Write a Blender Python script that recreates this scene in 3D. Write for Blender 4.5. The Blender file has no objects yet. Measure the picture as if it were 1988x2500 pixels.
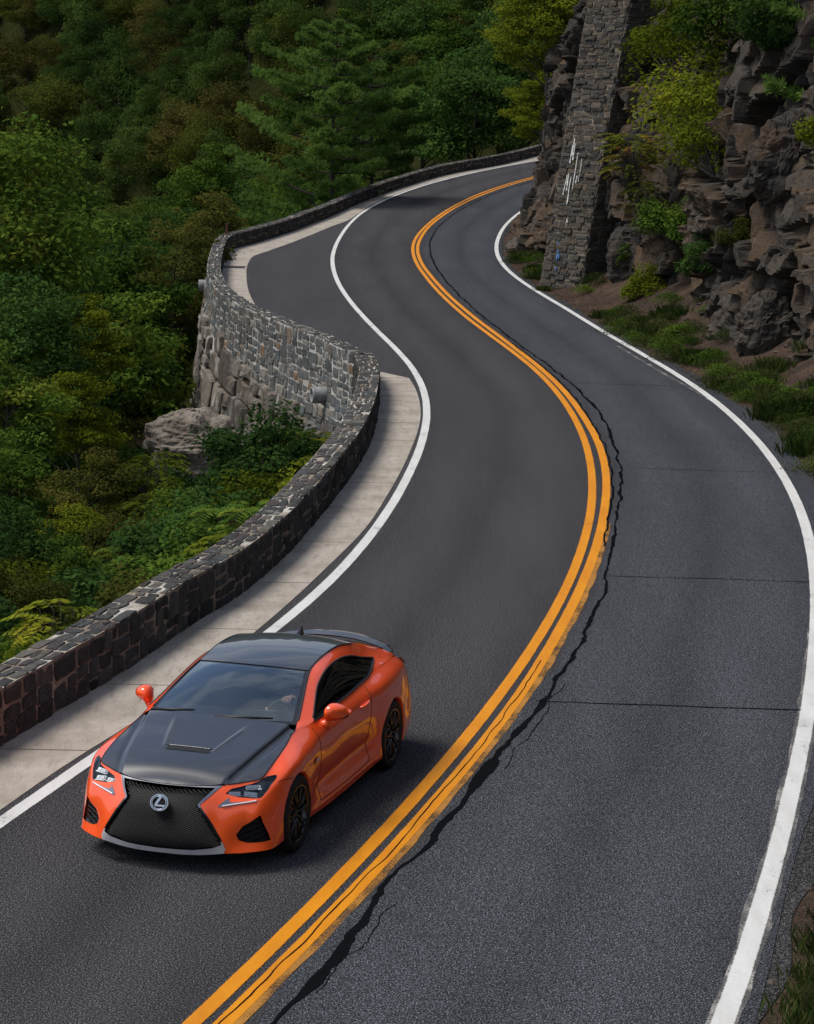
import bpy, math, random
import numpy as np
from mathutils import Matrix, Vector
sc = bpy.context.scene
COL = sc.collection
# ------------------------------------------------------------------ camera
cam_d = bpy.data.cameras.new('camera'); cam_o = bpy.data.objects.new('camera', cam_d); COL.objects.link(cam_o)
cam_d.sensor_fit = 'VERTICAL'; cam_d.sensor_height = 36.0; cam_d.lens = 36.0*5794.1/2500.0
cam_d.clip_start = 0.5; cam_d.clip_end = 3000
RW = [[0.9997840, 0.0036730, 0.0204541], [-0.0207812, 0.1767092, 0.9840437], [0.0, 0.9842563, -0.1767473]]
cam_o.matrix_world = Matrix(((RW[0][0], RW[1][0], -RW[2][0], 0), (RW[0][1], RW[1][1], -RW[2][1], 0), (RW[0][2], RW[1][2], -RW[2][2], 6.5619), (0, 0, 0, 1)))
sc.camera = cam_o
# ------------------------------------------------------------------ sky, sun, exposure
SUN_EL, SUN_AZ = 60.0, -95.0     # azimuth measured from +Y, clockwise towards +X (light comes from the left, over the valley)
wd = bpy.data.worlds.new('World'); sc.world = wd; wd.use_nodes = True
nt = wd.node_tree; nt.nodes.clear()
wo = nt.nodes.new('ShaderNodeOutputWorld'); bg = nt.nodes.new('ShaderNodeBackground'); bg.inputs['Strength'].default_value = 0.075
sky = nt.nodes.new('ShaderNodeTexSky'); sky.sky_type = 'NISHITA'; sky.sun_disc = False
sky.sun_elevation = math.radians(SUN_EL); sky.sun_rotation = math.radians(SUN_AZ); sky.air_density = 1.0; sky.dust_density = 1.2
tcw = nt.nodes.new('ShaderNodeTexCoord'); mp = nt.nodes.new('ShaderNodeMapping'); mp.inputs['Scale'].default_value = (1.0, 1.6, 3.2)
cn = nt.nodes.new('ShaderNodeTexNoise'); cn.inputs['Scale'].default_value = 2.3; cn.inputs['Detail'].default_value = 7; cn.inputs['Roughness'].default_value = 0.58; cn.inputs['Distortion'].default_value = 0.7
cr = nt.nodes.new('ShaderNodeValToRGB'); cr.color_ramp.elements[0].position = 0.42; cr.color_ramp.elements[1].position = 0.72
cm = nt.nodes.new('ShaderNodeMix'); cm.data_type = 'RGBA'; cm.inputs[7].default_value = (5.6, 5.8, 6.2, 1)
nt.links.new(tcw.outputs['Generated'], mp.inputs['Vector']); nt.links.new(mp.outputs[0], cn.inputs['Vector']); nt.links.new(cn.outputs['Fac'], cr.inputs[0])
nt.links.new(cr.outputs[0], cm.inputs[0]); nt.links.new(sky.outputs[0], cm.inputs[6]); nt.links.new(cm.outputs[2], bg.inputs['Color']); nt.links.new(bg.outputs[0], wo.inputs[0])
sun_d = bpy.data.lights.new('sun', 'SUN'); sun_d.energy = 2.3; sun_d.angle = math.radians(24); sun_d.color = (1.0, 0.95, 0.87)
sun_o = bpy.data.objects.new('sun', sun_d); COL.objects.link(sun_o)
_e, _a = math.radians(SUN_EL), math.radians(SUN_AZ)
sun_dir = Vector((math.sin(_a)*math.cos(_e), math.cos(_a)*math.cos(_e), math.sin(_e)))
sun_o.rotation_euler = sun_dir.to_track_quat('Z', 'Y').to_euler(); sun_o.location = (-60, 40, 80)
sc.view_settings.view_transform = 'Standard'; sc.view_settings.look = 'None'; sc.view_settings.gamma = 1.0; sc.view_settings.exposure = 0.72
sc.render.engine = 'CYCLES'
sc.cycles.max_bounces = 6; sc.cycles.diffuse_bounces = 2; sc.cycles.glossy_bounces = 3; sc.cycles.transmission_bounces = 4; sc.cycles.transparent_max_bounces = 12
sc.cycles.caustics_reflective = False; sc.cycles.caustics_refractive = False
# ------------------------------------------------------------------ helpers
RNG = np.random.default_rng(7)
def lerp(a, b, t): return a+(b-a)*t
def sstep(a, b, x):
    t = np.clip((np.asarray(x, float)-a)/(b-a), 0, 1); return t*t*(3-2*t)
def _hash(ix, iy, iz, seed):
    h = (ix.astype(np.int64)*374761393+iy.astype(np.int64)*668265263+iz.astype(np.int64)*2147483647+seed*144665) & 0xffffffff
    h = ((h ^ (h >> 13))*1274126177) & 0xffffffff
    h = (h ^ (h >> 16)) & 0xffffffff
    return h/4294967295.0
def vnoise(p, seed=0):
    p = np.asarray(p, float); i = np.floor(p); f = p-i; f = f*f*(3-2*f); i = i.astype(np.int64); r = 0
    for dx in (0, 1):
        wx = f[..., 0] if dx else 1-f[..., 0]
        for dy in (0, 1):
            wy = f[..., 1] if dy else 1-f[..., 1]
            for dz in (0, 1):
                wz = f[..., 2] if dz else 1-f[..., 2]
                r = r+wx*wy*wz*_hash(i[..., 0]+dx, i[..., 1]+dy, i[..., 2]+dz, seed)
    return r*2-1
def fbm(p, oct=4, seed=0, gain=.5):
    p = np.asarray(p, float); a = 1; s = 0; n = 0
    for o in range(oct):
        s = s+a*vnoise(p*(2.03**o)+o*17.3, seed+o); n += a; a *= gain
    return s/n
def mesh(name, V, F, mats=None, midx=None, smooth=False, uv=None, col=None):
    me = bpy.data.meshes.new(name)
    V = np.asarray(V, np.float32).reshape(-1, 3)
    if isinstance(F, np.ndarray) and F.ndim == 2:
        n, k = F.shape; me.vertices.add(len(V)); me.vertices.foreach_set('co', V.ravel()); me.loops.add(n*k); me.polygons.add(n)
        me.loops.foreach_set('vertex_index', F.astype(np.int32).ravel()); me.polygons.foreach_set('loop_start', np.arange(0, n*k, k, dtype=np.int32))
        me.polygons.foreach_set('loop_total', np.full(n, k, np.int32))
    else:
        me.from_pydata(V.tolist(), [], [list(map(int, f)) for f in F])
    for m in (mats if isinstance(mats, (list, tuple)) else [mats]):
        if m is not None: me.materials.append(m)
    if midx is not None: me.polygons.foreach_set('material_index', np.asarray(midx, np.int32))
    me.polygons.foreach_set('use_smooth', np.full(len(me.polygons), bool(smooth)))
    if uv is not None:      # per-vertex uv
        li = np.empty(len(me.loops), np.int32); me.loops.foreach_get('vertex_index', li)
        l = me.uv_layers.new(name='UVMap'); l.data.foreach_set('uv', np.asarray(uv, np.float32)[li].ravel())
    if col is not None:     # per-vertex colour / random values
        a = me.color_attributes.new('tint', 'FLOAT_COLOR', 'POINT'); a.data.foreach_set('color', np.asarray(col, np.float32).ravel())
    me.update(calc_edges=True); me.validate()
    return me
def obj(name, me, parent=None, loc=None):
    o = bpy.data.objects.new(name, me); COL.objects.link(o)
    if parent is not None: o.parent = parent
    if loc is not None: o.location = loc
    return o
def tag(o, label=None, cat=None, group=None, kind=None):
    if label: o['label'] = label
    if cat: o['category'] = cat
    if group: o['group'] = group
    if kind: o['kind'] = kind
    return o
def empty(name, loc=(0, 0, 0), rz=0.0):
    o = bpy.data.objects.new(name, None); COL.objects.link(o); o.location = loc; o.rotation_euler = (0, 0, rz); o.empty_display_size = .2
    return o
def copy_tree(o, parent=None):
    c = o.copy(); COL.objects.link(c); c.parent = parent
    for ch in list(o.children): copy_tree(ch, c)
    return c
class MB:                      # mesh builder
    def __init__(s): s.V = []; s.F = []; s.n = 0; s.M = []
    def add(s, V, F, m=0):
        V = np.asarray(V, float).reshape(-1, 3); s.V.append(V); s.F += [[i+s.n for i in f] for f in F]; s.M += [m]*len(F); s.n += len(V)
    def box(s, c, d, R=None, m=0):
        d = np.asarray(d)/2; q = np.array([[x, y, z] for x in (-1, 1) for y in (-1, 1) for z in (-1, 1)])*d
        if R is not None: q = q@np.asarray(R).T
        s.add(q+np.asarray(c), [[0, 1, 3, 2], [4, 6, 7, 5], [0, 4, 5, 1], [2, 3, 7, 6], [0, 2, 6, 4], [1, 5, 7, 3]], m)
    def tube(s, P, r, n=8, cap=True, m=0):
        P = np.asarray(P, float); r = np.broadcast_to(np.asarray(r, float), (len(P),)); T = np.gradient(P, axis=0); T /= np.linalg.norm(T, axis=1)[:, None]+1e-12
        up = np.array([0, 0, 1.]) if abs(T[0, 2]) < .9 else np.array([1., 0, 0]); R = []; a = np.cross(T[0], up); a /= np.linalg.norm(a)
        for i in range(len(P)):
            a = a-T[i]*(a@T[i]); a /= np.linalg.norm(a)+1e-12; b = np.cross(T[i], a)
            th = np.arange(n)/n*2*np.pi; R.append(P[i]+r[i]*(np.cos(th)[:, None]*a+np.sin(th)[:, None]*b))
        V = np.concatenate(R); F = [[i*n+j, i*n+(j+1) % n, (i+1)*n+(j+1) % n, (i+1)*n+j] for i in range(len(P)-1) for j in range(n)]
        if cap: F += [list(range(n))[::-1], [(len(P)-1)*n+j for j in range(n)]]
        s.add(V, F, m)
    def lathe(s, prof, n=24, R=None, c=(0, 0, 0), m=0, closed=False):   # prof: (radius, height) about local z
        prof = np.asarray(prof, float); th = np.arange(n)/n*2*np.pi
        V = np.concatenate([np.c_[p[0]*np.cos(th), p[0]*np.sin(th), np.full(n, p[1])] for p in prof])
        if R is not None: V = V@np.asarray(R).T
        F = [[i*n+j, i*n+(j+1) % n, (i+1)*n+(j+1) % n, (i+1)*n+j] for i in range(len(prof)-1) for j in range(n)]
        s.add(V+np.asarray(c), F, m)
    def me(s, name, mats, smooth=False):
        return mesh(name, np.concatenate(s.V), s.F, mats, s.M, smooth)
    def build(s, name, mats, parent=None, smooth=False): return obj(name, s.me(name, mats, smooth), parent)
# ------------------------------------------------------------------ node material helpers
class NM:
    def __init__(s, name):
        s.m = bpy.data.materials.new(name); s.m.use_nodes = True; s.t = s.m.node_tree; s.t.nodes.clear(); s.out = s.t.nodes.new('ShaderNodeOutputMaterial')
    def n(s, typ, **kw):
        nd = s.t.nodes.new('ShaderNode'+typ)
        for k, v in kw.items():
            if k.startswith('i_'):
                nd.inputs[int(k[2:]) if k[2:].isdigit() else k[2:].replace('_', ' ')].default_value = v
            else: setattr(nd, k, v)
        return nd
    def l(s, a, b): s.t.links.new(a, b)
    def pos(s, scale=(1, 1, 1), kind='Position'):
        if kind == 'Position': src = s.n('NewGeometry').outputs['Position']
        else: src = s.n('TexCoord').outputs[kind]
        mp_ = s.n('Mapping'); mp_.inputs['Scale'].default_value = scale; s.l(src, mp_.inputs['Vector']); return mp_.outputs[0]
    def noise(s, vec, scale, detail=4, rough=.55, dist=0.0):
        nd = s.n('TexNoise'); nd.inputs['Scale'].default_value = scale; nd.inputs['Detail'].default_value = detail; nd.inputs['Roughness'].default_value = rough; nd.inputs['Distortion'].default_value = dist
        s.l(vec, nd.inputs['Vector']); return nd.outputs['Fac']
    def ramp(s, fac, stops, interp='LINEAR'):
        r = s.n('ValToRGB'); r.color_ramp.interpolation = interp; e = r.color_ramp.elements
        while len(e) > 1: e.remove(e[-1])
        for i, (p, c) in enumerate(stops):
            c = c if hasattr(c, '__len__') else (c, c, c)
            el = e[0] if i == 0 else e.new(p)
            el.position = p; el.color = (*c[:3], 1)
        s.l(fac, r.inputs[0]); return r.outputs[0]
    def mix(s, fac, a, b, mode='MIX'):
        x = s.n('Mix', data_type='RGBA', blend_type=mode)
        for v, i in ((fac, 0), (a, 6), (b, 7)):
            if hasattr(v, 'type'): s.l(v, x.inputs[i])
            elif i == 0: x.inputs[0].default_value = v
            else: x.inputs[i].default_value = (*v[:3], 1)
        return x.outputs[2]
    def math(s, op, a, b=0.0):
        x = s.n('Math', operation=op)
        for v, i in ((a, 0), (b, 1)):
            if hasattr(v, 'type'): s.l(v, x.inputs[i])
            else: x.inputs[i].default_value = v
        return x.outputs[0]
    def bump(s, h, strength=.5, dist=.02, normal=None):
        b = s.n('Bump'); b.inputs['Strength'].default_value = strength; b.inputs['Distance'].default_value = dist; s.l(h, b.inputs['Height'])
        if normal is not None: s.l(normal, b.inputs['Normal'])
        return b.outputs[0]
    def pbsdf(s, color, rough=.6, metal=0.0, normal=None, spec=.5, coat=0.0, coat_rough=.03):
        b = s.n('BsdfPrincipled')
        for v, k in ((color, 'Base Color'), (rough, 'Roughness'), (metal, 'Metallic'), (spec, 'Specular IOR Level'), (coat, 'Coat Weight'), (coat_rough, 'Coat Roughness')):
            if hasattr(v, 'type'): s.l(v, b.inputs[k])
            elif k == 'Base Color': b.inputs[k].default_value = (*v[:3], 1)
            else: b.inputs[k].default_value = v
        if normal is not None: s.l(normal, b.inputs['Normal'])
        return b.outputs[0]
    def diff(s, color, normal=None):
        b = s.n('BsdfDiffuse'); b.inputs['Roughness'].default_value = .6
        if hasattr(color, 'type'): s.l(color, b.inputs[0])
        else: b.inputs[0].default_value = (*color[:3], 1)
        if normal is not None: s.l(normal, b.inputs['Normal'])
        return b.outputs[0]
    def done(s, surf): s.l(surf, s.out.inputs['Surface']); return s.m
def simple(name, color, rough=.5, metal=0.0, coat=0.0, spec=.5, var=.12, scale=9.0, coat_rough=.03):
    k = NM(name); v = k.pos(kind='Object'); nz = k.noise(v, scale, 4)
    c = k.ramp(nz, [(.3, tuple(x*(1-var) for x in color)), (.7, tuple(min(1, x*(1+var)) for x in color))])
    return k.done(k.pbsdf(c, rough, metal, None, spec, coat, coat_rough))
# ================================================================== ROAD
KY = np.array([-30, 4., 7, 10, 13, 16, 19, 22, 25, 28, 31, 34, 37, 40, 44, 48, 52, 56, 60, 64, 68, 72, 76, 80, 84, 88, 92, 96, 100, 106, 112, 118, 124, 130, 136, 142, 148, 154, 160])
CW1 = np.array([-20.0, -8.75, -7.75, -6.75, -5.7, -4.71, -3.94, -3.16, -2.37, -1.65, -1.05, -.6, -.26, 0, .25, .36, .29, .03, -.39, -.88, -1.35, -1.78, -2.16, -2.48, -2.74, -2.94, -3.08, -3.15, -3.18, -3.14, -2.98, -2.63, -1.96, -.89, .67, 2.88, 5.87, 9.64, 14.18])
CYL = np.array([-16.0, -5.3, -4.36, -3.42, -2.46, -1.48, -.59, .21, .92, 1.54, 2.07, 2.5, 2.84, 3.08, 3.26, 3.28, 3.16, 2.89, 2.49, 2.04, 1.6, 1.22, .89, .61, .37, .16, .02, -.05, -.04, .15, .56, 1.17, 2.02, 3.19, 4.83, 7.06, 9.93, 13.44, 17.58])
CYR = np.array([-15.6, -4.93, -3.98, -3.03, -2.08, -1.12, -.23, .57, 1.28, 1.88, 2.4, 2.84, 3.19, 3.46, 3.64, 3.62, 3.48, 3.2, 2.81, 2.39, 1.96, 1.58, 1.24, .96, .71, .49, .35, .28, .3, .49, .87, 1.5, 2.38, 3.6, 5.27, 7.53, 10.4, 13.9, 18.1])
CW2 = np.array([-12.0, -1.45, -.5, .46, 1.4, 2.31, 3.07, 3.76, 4.4, 4.97, 5.48, 5.91, 6.25, 6.49, 6.66, 6.67, 6.53, 6.24, 5.85, 5.44, 5.06, 4.7, 4.31, 3.95, 3.66, 3.47, 3.39, 3.41, 3.52, 3.82, 4.27, 4.95, 5.9, 7.2, 9.1, 11.6, 14.7, 18.3, 22.6])
def cubic(xk, yk):
    xk = np.asarray(xk, float); yk = np.asarray(yk, float); m = np.gradient(yk, xk)
    def f(x):
        x = np.asarray(x, float); xc = np.clip(x, xk[0], xk[-1]); i = np.clip(np.searchsorted(xk, xc)-1, 0, len(xk)-2); h = xk[i+1]-xk[i]; t = (xc-xk[i])/h
        return (2*t**3-3*t**2+1)*yk[i]+(t**3-2*t**2+t)*h*m[i]+(-2*t**3+3*t**2)*yk[i+1]+(t**3-t**2)*h*m[i+1]+(x-xc)*np.where(x > xc, m[-1], m[0])
    return f
xW1, xYL, xYR, xW2 = cubic(KY, CW1), cubic(KY, CYL), cubic(KY, CYR), cubic(KY, CW2)
def zr(Y):
    Y = np.asarray(Y, float); d = np.clip(Y-100, 0, 60); return .0008*d**2+np.maximum(Y-160, 0)*.05
# parapet, inner (road-side) top edge in plan
P_NEAR = np.array([(-21.6, -30), (-9.9, 4), (-8.0, 10), (-6.9, 13.5), (-5.75, 17), (-4.78, 20), (-4.0, 22.83), (-3.48, 24.75), (-3.05, 26.4), (-2.6, 28.4), (-2.2, 29.9), (-1.72, 32.6), (-1.42, 35.1), (-1.13, 37.9), (-.9, 40.5), (-.74, 43), (-.66, 45.3), (-.63, 47.8), (-.66, 51), (-.82, 53.4)])
P_BAY = np.array([(-.84, 53.45), (-1.31, 55.03), (-1.84, 57.0), (-2.4, 58.65), (-2.95, 60.3), (-3.53, 62.3), (-4.16, 64.5), (-4.75, 67), (-5.25, 69.5), (-5.72, 72.8), (-6.1, 76.1), (-6.45, 80.4), (-6.78, 85.3), (-7.05, 89.9), (-7.17, 93.2), (-7.14, 94.9)])
P_FAR = np.array([(-7.17, 94.95), (-6.67, 98), (-5.86, 103.5), (-5.25, 107.7), (-4.66, 112), (-4.0, 116.2), (-3.35, 121), (-2.39, 126.5), (-1.2, 132.0), (-.14, 135.8), (.65, 138.5), (2.59, 143.4), (4.2, 146.2), (5.64, 148.9), (6.78, 151.3), (8.43, 155), (12, 162)])
_pa = np.concatenate([P_NEAR, P_BAY, P_FAR]); _o = np.argsort(_pa[:, 1]); xWI = cubic(_pa[_o, 1], _pa[_o, 0])
xPE = lambda Y: xW2(Y)+.20+.26*sstep(60, 45, Y)*sstep(20, 28, Y)+.10*np.sin(np.asarray(Y)*.9)*.3        # pavement edge on the cliff side
def tan2(fx, Y, e=.05):
    d = (fx(Y+e)-fx(Y-e))/(2*e); n = np.sqrt(1+d*d); return np.c_[d/n, 1/n]      # unit tangent
# --- asphalt materials
def asphalt(name, c, tint):
    k = NM(name); p = k.pos()
    fine = k.noise(p, 72, 2, .8); mid = k.noise(p, 24, 3, .7); big = k.noise(k.pos((1, .25, 1)), .55, 5, .6, .4); str_ = k.noise(k.pos((1.2, .06, 1)), 1.1, 3, .5)
    uvn = k.n('UVMap').outputs[0]; sp_ = k.n('SeparateXYZ'); k.l(uvn, sp_.inputs[0]); wv = k.noise(k.pos((.6, .12, 1)), 1.3, 4, .6); lat = k.math('ADD', sp_.outputs[1], k.math('MULTIPLY', k.math('SUBTRACT', wv, .5), .22))
    track = k.ramp(lat, [(.0, 1.06), (.03, .88), (.12, .98), (.27, 1.06), (.40, .97), (.5, .84), (.60, .97), (.74, 1.06), (.88, .98), (.98, .86)])
    a = k.ramp(fine, [(.36, tuple(x*.12 for x in c)), (.455, tuple(x*.5 for x in c)), (.515, c), (.57, tuple(x*1.9 for x in c)), (.66, tuple(x*5+.06 for x in c))])
    a = k.mix(k.ramp(mid, [(.35, .0), (.7, .55)]), a, tuple(x*.6 for x in c))
    b = k.mix(k.ramp(big, [(.35, 0), (.7, .5)]), a, tint, 'MULTIPLY')
    b = k.mix(k.ramp(str_, [(.4, 0), (.68, .25)]), b, (.62, .61, .62), 'MULTIPLY')
    b = k.mix(1.0, b, track, 'MULTIPLY')
    return k.done(k.diff(b, k.bump(fine, .8, .010)))
M_ASPH_L = asphalt('asphalt_newer', (.057, .056, .060), (.74, .72, .74))
M_ASPH_R = asphalt('asphalt_older', (.055, .0585, .067), (.74, .74, .73))
M_ASPH_E = asphalt('asphalt_shoulder', (.045, .045, .046), (.6, .58, .56))
def paint(name, c, c2, wear=.62):
    k = NM(name); p = k.pos(); uv = k.n('UVMap').outputs[0]; sep = k.n('SeparateXYZ'); k.l(uv, sep.inputs[0])
    av = k.math('ABSOLUTE', sep.outputs[1])
    n1 = k.noise(k.pos((1, 1, 1)), 75, 4, .75); n2 = k.noise(k.pos((1, .5, 1)), 3.0, 4, .6); n3 = k.noise(p, 70, 3, .75)
    edge = k.math('ADD', av, k.math('MULTIPLY', k.math('SUBTRACT', n1, .5), .42))
    edge = k.math('ADD', edge, k.math('MULTIPLY', k.math('SUBTRACT', n2, .5), .22))
    worn = k.ramp(edge, [(.87, 0), (.96, 1)])
    chip = k.ramp(k.math('ADD', k.math('MULTIPLY', n3, .5), k.math('MULTIPLY', n2, .5)), [(wear, 0), (wear+.06, .85)])
    fac = k.math('MAXIMUM', worn, chip)
    col = k.mix(k.ramp(k.noise(k.pos((1, .2, 1)), 4, 5, .6), [(.3, 0), (.72, 1)]), c, c2)
    col = k.mix(k.ramp(n3, [(.35, .28), (.6, 0)]), col, tuple(x*.45 for x in c))
    sh = k.pbsdf(col, .62, 0, k.bump(n3, .3, .004), .15); tr = k.n('BsdfTransparent').outputs[0]
    mx = k.n('MixShader'); k.l(fac, mx.inputs[0]); k.l(sh, mx.inputs[1]); k.l(tr, mx.inputs[2])
    return k.done(mx.outputs[0])
M_YEL = paint('yellow_road_paint', (.64, .245, .006), (.52, .18, .006))
M_WHT = paint('white_road_paint', (.62, .62, .61), (.50, .49, .47), .585); M_WHT_OLD = paint('old_white_paint', (.42, .40, .36), (.25, .24, .22), .42); M_YEL_OLD = paint('old_yellow_paint', (.42, .19, .03), (.28, .13, .03), .5)
def tarmat():
    k = NM('tar_crack_sealer'); p = k.pos(); n1 = k.noise(p, 30, 4, .6); uv = k.n('UVMap').outputs[0]; sep = k.n('SeparateXYZ'); k.l(uv, sep.inputs[0])
    e = k.math('ADD', k.math('ABSOLUTE', sep.outputs[1]), k.math('MULTIPLY', k.math('SUBTRACT', n1, .5), .9))
    sh = k.diff((.006, .0065, .008)); tr = k.n('BsdfTransparent').outputs[0]; mx = k.n('MixShader')
    k.l(k.ramp(e, [(.9, 0), (1.0, 1)]), mx.inputs[0]); k.l(sh, mx.inputs[1]); k.l(tr, mx.inputs[2]); return k.done(mx.outputs[0])
M_TAR = tarmat()
def mconc():
    k = NM('gutter_concrete'); p = k.pos(); n1 = k.noise(p, 1.3, 5, .6); n2 = k.noise(p, 55, 3, .6); n3 = k.noise(k.pos((2.5, .5, 1)), 4, 4, .6)
    c = k.ramp(n1, [(.3, (.26, .225, .185)), (.5, (.345, .305, .26)), (.72, (.42, .38, .335))]); c = k.mix(k.ramp(n3, [(.5, 0), (.75, .55)]), c, (.15, .135, .12))
    c = k.mix(k.ramp(n2, [(.35, .35), (.55, 0)]), c, (.12, .11, .10)); return k.done(k.pbsdf(c, .88, 0, k.bump(n2, .25, .006), .12))
M_CONC = mconc()
# --- carriageway sheets: rows in Y, strips between the plan curves
YS = np.concatenate([np.arange(-24, 14, 2.0), np.arange(14, 60, .4), np.arange(60, 164, .8)])
def strip(name, fa, fb, Y, n, mat, dz, kind='structure', z=zr, lane=None):
    a, b = fa(Y), fb(Y); t = np.linspace(0, 1, n+1); X = a[:, None]+(b-a)[:, None]*t; V = np.stack([X, np.repeat(Y[:, None], n+1, 1), np.repeat((z(Y)+dz)[:, None], n+1, 1)], -1)
    m, q = V.shape[:2]; id_ = np.arange(m*q).reshape(m, q); F = np.stack([id_[:-1, :-1], id_[:-1, 1:], id_[1:, 1:], id_[1:, :-1]], -1).reshape(-1, 4)
    l0, l1 = lane if lane else (fa, fb); uv = np.stack([V[..., 1], (X-l0(Y)[:, None])/(l1(Y)-l0(Y))[:, None]], -1).reshape(-1, 2)
    o = obj(name, mesh(name, V, F, mat, uv=uv))
    if kind: o['kind'] = kind
    return o
seamx = lambda Y: xYR(Y)+.10+.05*np.sin(Y*1.7)+.03*np.sin(Y*4.1)
xLedge = lambda Y: xWI(Y)-.1
road = strip('road', xLedge, seamx, YS, 6, M_ASPH_L, 0.0, lane=(xW1, xYL))
tag(strip('road_lane', seamx, xPE, YS, 6, M_ASPH_R, 0.002, lane=(xYR, xW2)), kind='structure')
tag(strip('road_shoulder', lambda Y: xPE(Y)-.12-.02*np.sin(np.asarray(Y)*3), lambda Y: xPE(Y)+.14+.08*np.sin(np.asarray(Y)*.7)+.07*np.sin(np.asarray(Y)*2.3), YS, 2, M_ASPH_E, -0.006), kind='structure')
def ribbon(name, fx, off, half, Y, mat, dz, parent=None, wig=0.0, seed=0, hv=0.0):
    """painted line or sealed crack following curve fx, shifted sideways by off"""
    T = tan2(fx, Y); N = np.c_[T[:, 1], -T[:, 0]]; C = np.c_[fx(Y), Y]+N*np.asarray(off).reshape(-1, 1)
    if wig: C = C+N*(wig*fbm(np.c_[Y*1.3, Y*0+seed, Y*0], 4, seed))[:, None]
    h = half*(1+hv*fbm(np.c_[Y*2.1, Y*0+seed+9, Y*0], 3, seed+3)) if hv else np.full(len(Y), half)
    vs = [-1, -.6, .6, 1]
    V = np.stack([np.c_[C+N*(h*v)[:, None], zr(C[:, 1])+dz] for v in vs], 1); uv = np.stack([np.c_[Y, np.full(len(Y), v)] for v in vs], 1)
    id_ = np.arange(len(Y)*4).reshape(-1, 4); F = np.stack([id_[:-1, :-1], id_[:-1, 1:], id_[1:, 1:], id_[1:, :-1]], -1).reshape(-1, 4)
    o = obj(name, mesh(name, V, F, mat, uv=uv.reshape(-1, 2)), parent); 
    if parent is None: o['kind'] = 'structure'
    return o
YL_ = np.concatenate([np.arange(-20, 14, 2.0), np.arange(14, 60, .25), np.arange(60, 160, .6)])
ribbon('yellow_line', xYL, .068, .072, YL_, M_YEL, .005, road); ribbon('yellow_line', xYR, -.068, .074, YL_, M_YEL, .006, road)
ribbon('yellow_line', xYR, .02, .055, np.arange(13, 36, .1), M_YEL_OLD, .0045, road, .02, 4, .35)
ribbon('edge_line', xW1, 0, .082, YL_, M_WHT, .005, road); ribbon('edge_line', xW2, 0, .088, YL_, M_WHT, .006, road)
ribbon('edge_line', xW2, -.085, .035, np.arange(13, 29, .1), M_WHT_OLD, .0045, road, .02, 8, .9); ribbon('edge_line', xW2, .085, .03, np.arange(13, 26, .1), M_WHT_OLD, .0043, road, .02, 9, .9)
ribbon('edge_line', lambda Y: xW2(Y)-.26*sstep(49, 57, Y)-.03, 0, .045, np.arange(47, 62, .3), M_WHT_OLD, .0045, road, .02, 5, .5)
# --- sealed cracks beside the centre line and transverse joints
def crack(C, h, name='sealed_crack', dz=.0075, n=4):
    C = np.asarray(C, float); T = np.gradient(C, axis=0); T /= np.linalg.norm(T, axis=1)[:, None]+1e-9; N = np.c_[T[:, 1], -T[:, 0]]; h = np.broadcast_to(h, (len(C),))
    vs = [-1, 0, 1]; V = np.stack([np.c_[C+N*(h*v)[:, None], zr(C[:, 1])+dz] for v in vs], 1); uv = np.stack([np.c_[C[:, 1], np.full(len(C), v)] for v in vs], 1)
    id_ = np.arange(len(C)*3).reshape(-1, 3); F = np.stack([id_[:-1, :-1], id_[:-1, 1:], id_[1:, 1:], id_[1:, :-1]], -1).reshape(-1, 4)
    return obj(name, mesh(name, V, F, M_TAR, uv=uv.reshape(-1, 2)), road)
Yc = np.concatenate([np.arange(13, 60, .12), np.arange(60, 140, .3)])
def along(fx, Y, off):
    T = tan2(fx, Y); return np.c_[fx(Y), Y]+np.c_[T[:, 1], -T[:, 0]]*np.asarray(off).reshape(-1, 1)
o1 = np.interp(Yc, [13, 16, 17.2, 18, 19, 21, 22.5, 24, 27, 31, 36, 42, 47, 52, 60, 80, 95, 110, 140], [.32, .27, .24, .20, .15, .17, .16, .20, .26, .24, .13, .20, .30, .28, .16, .30, .45, .36, .40])+.07*fbm(np.c_[Yc*1.6, Yc*0, Yc*0], 5, 21)+.02*fbm(np.c_[Yc*9, Yc*0, Yc*0], 2, 29)
h1 = np.interp(Yc, [13, 16.4, 17.2, 18.0, 18.6, 20, 22.6, 23.4, 26, 32, 45, 60, 90, 140], [.015, .022, .065, .05, .022, .022, .06, .04, .026, .022, .026, .028, .03, .03])*(1+1.0*fbm(np.c_[Yc*3.1, Yc*0+5, Yc*0], 3, 22))
crack(along(xYR, Yc, o1), h1)
Yd = np.arange(34, 62, .15); crack(along(xYR, Yd, .03+.05*fbm(np.c_[Yd*2.4, Yd*0, Yd*0], 4, 31)), .018*(1+.5*fbm(np.c_[Yd*3, Yd*0, Yd*0], 3, 32)), dz=.008)
Yd = np.arange(13, 27, .1); crack(along(xYR, Yd, -.075+.03*fbm(np.c_[Yd*2.4, Yd*0, Yd*0], 4, 33)), .006*(1+.6*fbm(np.c_[Yd*3, Yd*0, Yd*0], 3, 34)), dz=.008)
Yd = np.arange(22.5, 26, .1); crack(along(xYR, Yd, .30+.10*fbm(np.c_[Yd*1.9, Yd*0, Yd*0], 4, 35)), .005*(1+.6*fbm(np.c_[Yd*4, Yd*0, Yd*0], 3, 36)), dz=.008)
Yd = np.arange(16.6, 18.6, .06); crack(along(xYR, Yd, .34+.10*fbm(np.c_[Yd*2.9, Yd*0, Yd*0], 4, 37)), .004, dz=.008)
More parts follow.
